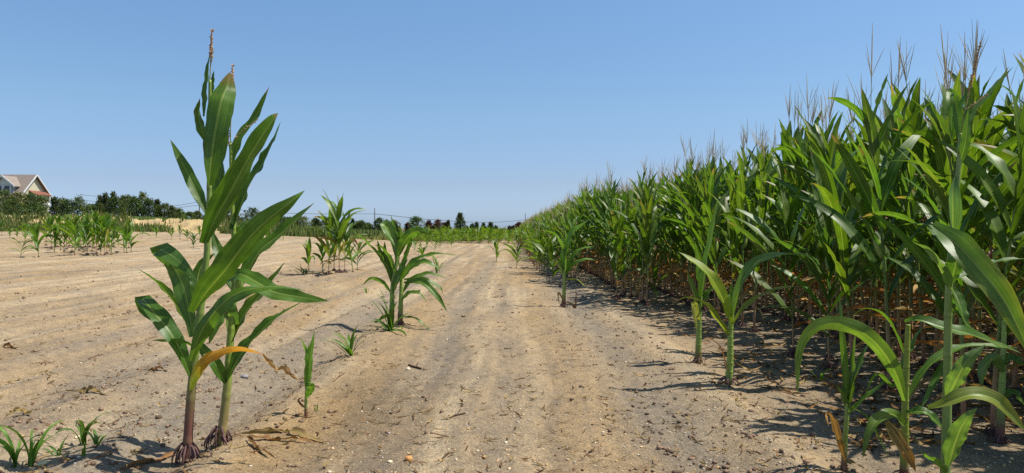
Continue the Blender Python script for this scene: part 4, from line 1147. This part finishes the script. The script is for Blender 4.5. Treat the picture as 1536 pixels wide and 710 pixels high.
for k in range(18):
    px = 306+k*16.5+rs.uniform(-6, 6)
    if abs(px-378) < 14: continue
    tree(px, 321+k*.75+rs.uniform(-3, 3), 340, rs.uniform(7, 13), rs.uniform(114, 128), 'broad' if k % 4 else 'cedar', 'low scrub tree on the horizon between the tall corn and the middle pole', 'low scrub trees on the middle horizon', 150+k)
LMC = 'small dark cedar on the horizon around the left utility pole'
for i, (px, top, hw) in enumerate([(541, 332, 10), (529, 330, 5), (569, 328, 9), (580, 331, 5), (553, 337, 8), (593, 335, 6)]):
    tree(px, top, 349, hw, 116, 'cedar' if hw < 8 else 'broad', LMC, 'small cedars around the pole', 70+i)
tree(624, 326, 352, 11, 108, 'broad', 'pale olive green round tree on the horizon behind the bushy corn pair', None, 80)
for i, (px, top, hw) in enumerate([(612, 334, 5), (643, 332, 6), (657, 331, 8), (668, 335, 7), (652, 338, 8)]):
    tree(px, top, 352, hw, 112, 'bush', 'reddish brown bush on the horizon left of the large cedar', 'reddish bushes left of the cedar', 90+i)
tree(690, 322, 356, 13, 100, 'cedar', 'large dark pointed cedar standing out on the horizon beyond the path', None, 100)
for i, (px, top, hw) in enumerate([(672, 331, 5), (708, 338, 8), (715, 335, 6), (725, 336, 5), (736, 335, 8), (744, 340, 6), (764, 341, 6), (700, 341, 8), (755, 345, 6), (728, 342, 7)]):
    tree(px, top, 353, hw, 112, 'cedar', 'low dark cedar on the horizon right of the large cedar', 'low cedars beyond the path', 110+i)
for i, (px, top, hw) in enumerate([(779, 335, 10), (792, 334, 10), (770, 340, 7)]):
    tree(px, top, 353, hw, 108, 'bush', 'dark reddish purple bush at the far end of the crop by the right pole', 'purple bushes by the right pole', 130+i)

# ------------------------------------------------------------------ utility poles and wires
def pole(px, top, y, label, arm=True):
    p = at(px, top, y); z0 = hgt(p[0], y)-.3
    e = empty('utility_pole', (p[0], y, z0)); tag(e, label, 'utility pole')
    H = p[2]-z0; mb = MB(); s = np.linspace(0, 1, 5)
    mb.add(*tube(np.stack([0*s, 0*s, s*H], 1), .17-.05*s, 8, (.13, .105, .085)))
    link('pole', mb.mesh('pole', M_WOOD), e)
    if not arm: return p
    mb = MB(); mb.add(*box((-1.1, .16, H-.75), (1.1, .28, H-.6)), None, (.13, .105, .085)); link('crossarm', mb.mesh('crossarm', M_WOOD, False), e)
    for q in (-.95, -.45, .45, .95):
        mb = MB(); mb.add(*tube([(q, .22, H-.6), (q, .22, H-.48), (q, .22, H-.36)], [.05, .07, .04], 6, (.5, .5, .48))); link('insulator', mb.mesh('insulator', M_GLASS), e)
    return p
pA = pole(299, 297, 200, 'weathered wooden utility pole seen behind the tall foreground corn leaves')
pB = pole(562, 312, 250, 'wooden utility pole on the horizon above the bushy corn pair', False)
pC = pole(788, 320, 330, 'wooden utility pole at the far end of the crop by the purple bushes', False)
def wire(label, pts, r=.045):
    P = resample([at(*p) for p in pts], 60); o0 = P[0].copy()
    mb = MB(); mb.add(*tube(P-o0, r, 4, (.06, .065, .075)))
    tag(link('overhead_wire', mb.mesh('overhead_wire', M_WIRE), None, o0), label, 'wire')
wire('upper overhead wire running left from the pole behind the tall corn', [(299, 303, 200), (255, 309, 203), (200, 301, 207), (120, 292, 215)])
wire('lower overhead wire running left from the pole behind the tall corn', [(299, 308, 200), (255, 312, 203), (200, 309, 207), (120, 300, 215)])
wire('overhead wire sagging between the left and the middle pole', [(299, 307, 200), (380, 317, 216), (470, 321, 233), (562, 321, 250)], .06)
wire('overhead wire sagging between the middle and the right pole', [(562, 321, 250), (640, 329, 277), (700, 333, 300), (745, 333.5, 315), (788, 330, 330)], .075)
wire('overhead wire running on from the right pole behind the crop', [(788, 330, 330), (860, 333, 345), (960, 328, 365)], .075)

# ------------------------------------------------------------------ house
hb = np.array([-97.0, 151.0, 1.5])
he = empty('house', hb); tag(he, 'grey roofed beige house with white trim and red awning above the left trees', 'house')
XF = 0.0; XL = -26.0; YF, YB = -4.9, 4.9; ZE, ZR = 6.0, 10.35   # local
def part(name, mat, quads_boxes, col, parent=he, smooth=False):
    mb = MB()
    for V, Q in quads_boxes: mb.add(V, Q, None, col)
    return link(name, mb.mesh(name, mat, smooth), parent)
wallc = (.50, .47, .33)
gable = ([(0, YF, 0), (0, YB, 0), (0, YB, ZE), (0, YF, ZE), (0, 0, ZR-.05), (0, 0, ZE)], [(0, 1, 2, 3), (3, 5, 4, 3), (5, 2, 4, 5)])
def prism(x0, x1, prof):
    n = len(prof); V = [(x0, y, z) for y, z in prof]+[(x1, y, z) for y, z in prof]
    Q = [(i, (i+1) % n, n+(i+1) % n, n+i) for i in range(n)]
    return V, Q
pv, pq = prism(XL, XF, [(YF, 0), (YB, 0), (YB, ZE), (0, ZR-.1), (YF, ZE)])
pq = list(pq)+[(0, 1, 2, 4), (4, 2, 3, 4), (5, 9, 7, 6), (9, 8, 7, 9)]
part('wall', M_SIDING, [(pv, pq)], wallc)
def slab(p, q, x0, x1, th):
    # roof slab from eave p to ridge q (y,z), thickness th
    d = np.array(q)-np.array(p); nrm = np.array([-d[1], d[0]]); nrm = nrm/np.linalg.norm(nrm)
    if nrm[1] < 0: nrm = -nrm
    a, b = np.array(p), np.array(q); prof = [tuple(a), tuple(b), tuple(b+nrm*th), tuple(a+nrm*th)]
    V, Q = prism(x0, x1, prof); return V, Q+[(3, 2, 1, 0), (4, 5, 6, 7)]
sl_ = (ZR-ZE)/(-YF)
roofq = [slab((YF-.7, ZE-.7*sl_), (0, ZR), XL-.6, .6, .2), slab((YB+.7, ZE-.7*sl_), (0, ZR), XL-.6, .6, .2)]
part('roof', M_SHINGLE, roofq, (.20, .165, .14))
tr = [slab((YF-.75, ZE-.75*sl_-.1), (0, ZR-.1), .6, .70, .26), slab((YB+.75, ZE-.75*sl_-.1), (0, ZR-.1), .6, .70, .26)]
part('bargeboard', M_SIDING, tr, (.58, .57, .55))
# balcony under red awning in the gable
part('awning', M_SHINGLE, [([(0, -1.8, ZE+1.25), (0, 3.0, ZE+1.25), (1.5, 3.3, ZE+.45), (1.5, -2.0, ZE+.45), (0, -1.8, ZE+1.1), (0, 3.0, ZE+1.1), (1.5, 3.3, ZE+.3), (1.5, -2.0, ZE+.3)],
     [(0, 1, 2, 3), (7, 6, 5, 4), (3, 2, 6, 7), (0, 3, 7, 4), (1, 5, 6, 2)])], (.20, .085, .06))
bal = part('balcony', M_SIDING, [box((.02, -1.7, ZE-2.2), (1.4, 3.0, ZE-2.0)), box((1.3, -1.7, ZE-2.0), (1.4, 3.0, ZE-1.1))], (.72, .72, .70))
for yb in (-1.6, .6, 2.9): part('post', M_SIDING, [box((1.28, yb-.1, ZE-1.1), (1.42, yb+.1, ZE+.35))], (.75, .75, .73), bal)
for y0 in (-1.3, 1.2): part('window', M_GLASS, [box((.01, y0, ZE-1.9), (.06, y0+1.2, ZE+.2))], (.03, .04, .055))
# dormer with gable front on the slope facing the field
dx0, dx1 = -5.0, -1.2
zc = 8.2; YD = YF+.9
dv = [box((dx0, YD-.6, 6.4), (dx1, 0, zc))]
dm = part('dormer', M_SIDING, dv, (.30, .32, .33))
xm = (dx0+dx1)/2
V = [(dx0, YD-.62, zc), (dx1, YD-.62, zc), (xm, YD-.62, zc+1.5), (dx0, 0, zc), (dx1, 0, zc), (xm, 0, zc+1.5)]
part('pediment', M_SIDING, [(V, [(0, 1, 2, 0), (3, 5, 4, 3)])], (.62, .63, .62), dm)
rv = [([(dx0-.5, YD-1.1, zc-.42), (xm, YD-1.1, zc+1.55), (xm, 0, zc+1.55), (dx0-.5, 0, zc-.42), (dx0-.5, YD-1.1, zc-.2), (xm, YD-1.1, zc+1.8), (xm, 0, zc+1.8), (dx0-.5, 0, zc-.2)], [(3, 2, 1, 0), (4, 5, 6, 7), (0, 1, 5, 4), (0, 4, 7, 3)]),
      ([(dx1+.5, YD-1.1, zc-.42), (xm, YD-1.1, zc+1.55), (xm, 0, zc+1.55), (dx1+.5, 0, zc-.42), (dx1+.5, YD-1.1, zc-.2), (xm, YD-1.1, zc+1.8), (xm, 0, zc+1.8), (dx1+.5, 0, zc-.2)], [(0, 1, 2, 3), (7, 6, 5, 4), (4, 5, 1, 0), (3, 7, 4, 0)])]
part('roof', M_SHINGLE, rv, (.24, .20, .165), dm)
V1 = [(dx0-.55, YD-1.2, zc-.5), (xm, YD-1.2, zc+1.5), (xm, YD-1.2, zc+1.9), (dx0-.55, YD-1.2, zc-.1)]
V2 = [(dx1+.55, YD-1.2, zc-.5), (xm, YD-1.2, zc+1.5), (xm, YD-1.2, zc+1.9), (dx1+.55, YD-1.2, zc-.1)]
def thick(V, dy): return V+[(x, y+dy, z) for x, y, z in V], [(0, 1, 2, 3), (7, 6, 5, 4), (0, 4, 5, 1), (1, 5, 6, 2), (2, 6, 7, 3), (3, 7, 4, 0)]
part('trim', M_SIDING, [thick(V1, .1), thick(V2, .1)], (.78, .78, .76), dm)
for x0 in (dx0+.5, dx0+2.1):
    part('window', M_GLASS, [box((x0, YD-.66, 6.5), (x0+1.1, YD-.6, 8.0))], (.025, .035, .05), dm)
    part('window_frame', M_SIDING, [box((x0-.2, YD-.68, 6.5), (x0, YD-.6, 8.15)), box((x0+1.1, YD-.68, 6.5), (x0+1.3, YD-.6, 8.15)), box((x0, YD-.68, 8.0), (x0+1.1, YD-.6, 8.15))], (.75, .75, .74), dm)

# ------------------------------------------------------------------ light, sky, camera
w = bpy.data.worlds.new('World'); scene.world = w; w.use_nodes = True
nt = w.node_tree; bg = nt.nodes['Background']
sky = nt.nodes.new('ShaderNodeTexSky'); sky.sky_type = 'NISHITA'; sky.sun_disc = False
EL = math.radians(61)
sky.sun_elevation = EL; sky.sun_rotation = math.radians(90); sky.altitude = 0; sky.air_density = .7; sky.dust_density = .6; sky.ozone_density = 6.0
tcw = nt.nodes.new('ShaderNodeTexCoord'); spw = nt.nodes.new('ShaderNodeSeparateXYZ'); nt.links.new(tcw.outputs['Generated'], spw.inputs[0])
hz = ramp(nt, spw.outputs[2], [(0, (.70/1.2, .78/1.2, .97/1.2)), (.058, (.80/1.2, .73/1.2, .745/1.2)), (.151, (.98/1.2, .97/1.2, .86/1.2)), (.30, (1.09/1.2, 1.17/1.2, 1.07/1.2))])
skc = mixc(nt, 1.0, mixc(nt, 1.0, sky.outputs[0], hz, 'MULTIPLY'), (1.2, 1.2, 1.2), 'MULTIPLY')
nt.links.new(skc, bg.inputs[0]); bg.inputs[1].default_value = .12
sd = bpy.data.lights.new('sun', 'SUN'); sd.energy = 4.9; sd.angle = math.radians(.53); sd.color = (1, .95, .86)
so = bpy.data.objects.new('sun', sd); COL.objects.link(so)
so.rotation_euler = (0, PI/2-EL, math.radians(2))
cd = bpy.data.cameras.new('camera'); cam = bpy.data.objects.new('camera', cd); COL.objects.link(cam)
cd.sensor_width = 36; cd.lens = 36*F0/W0; cd.clip_end = 20000; cd.clip_start = .05
cam.location = CAM; cam.rotation_euler = (PI/2-PITCH, 0, 0)
scene.camera = cam
scene.view_settings.view_transform = 'Standard'; scene.view_settings.look = 'None'
scene.view_settings.exposure = .5; scene.view_settings.gamma = 1
scene.render.engine = 'CYCLES'
scene.cycles.max_bounces = 8; scene.cycles.transparent_max_bounces = 4
scene.cycles.use_denoising = False
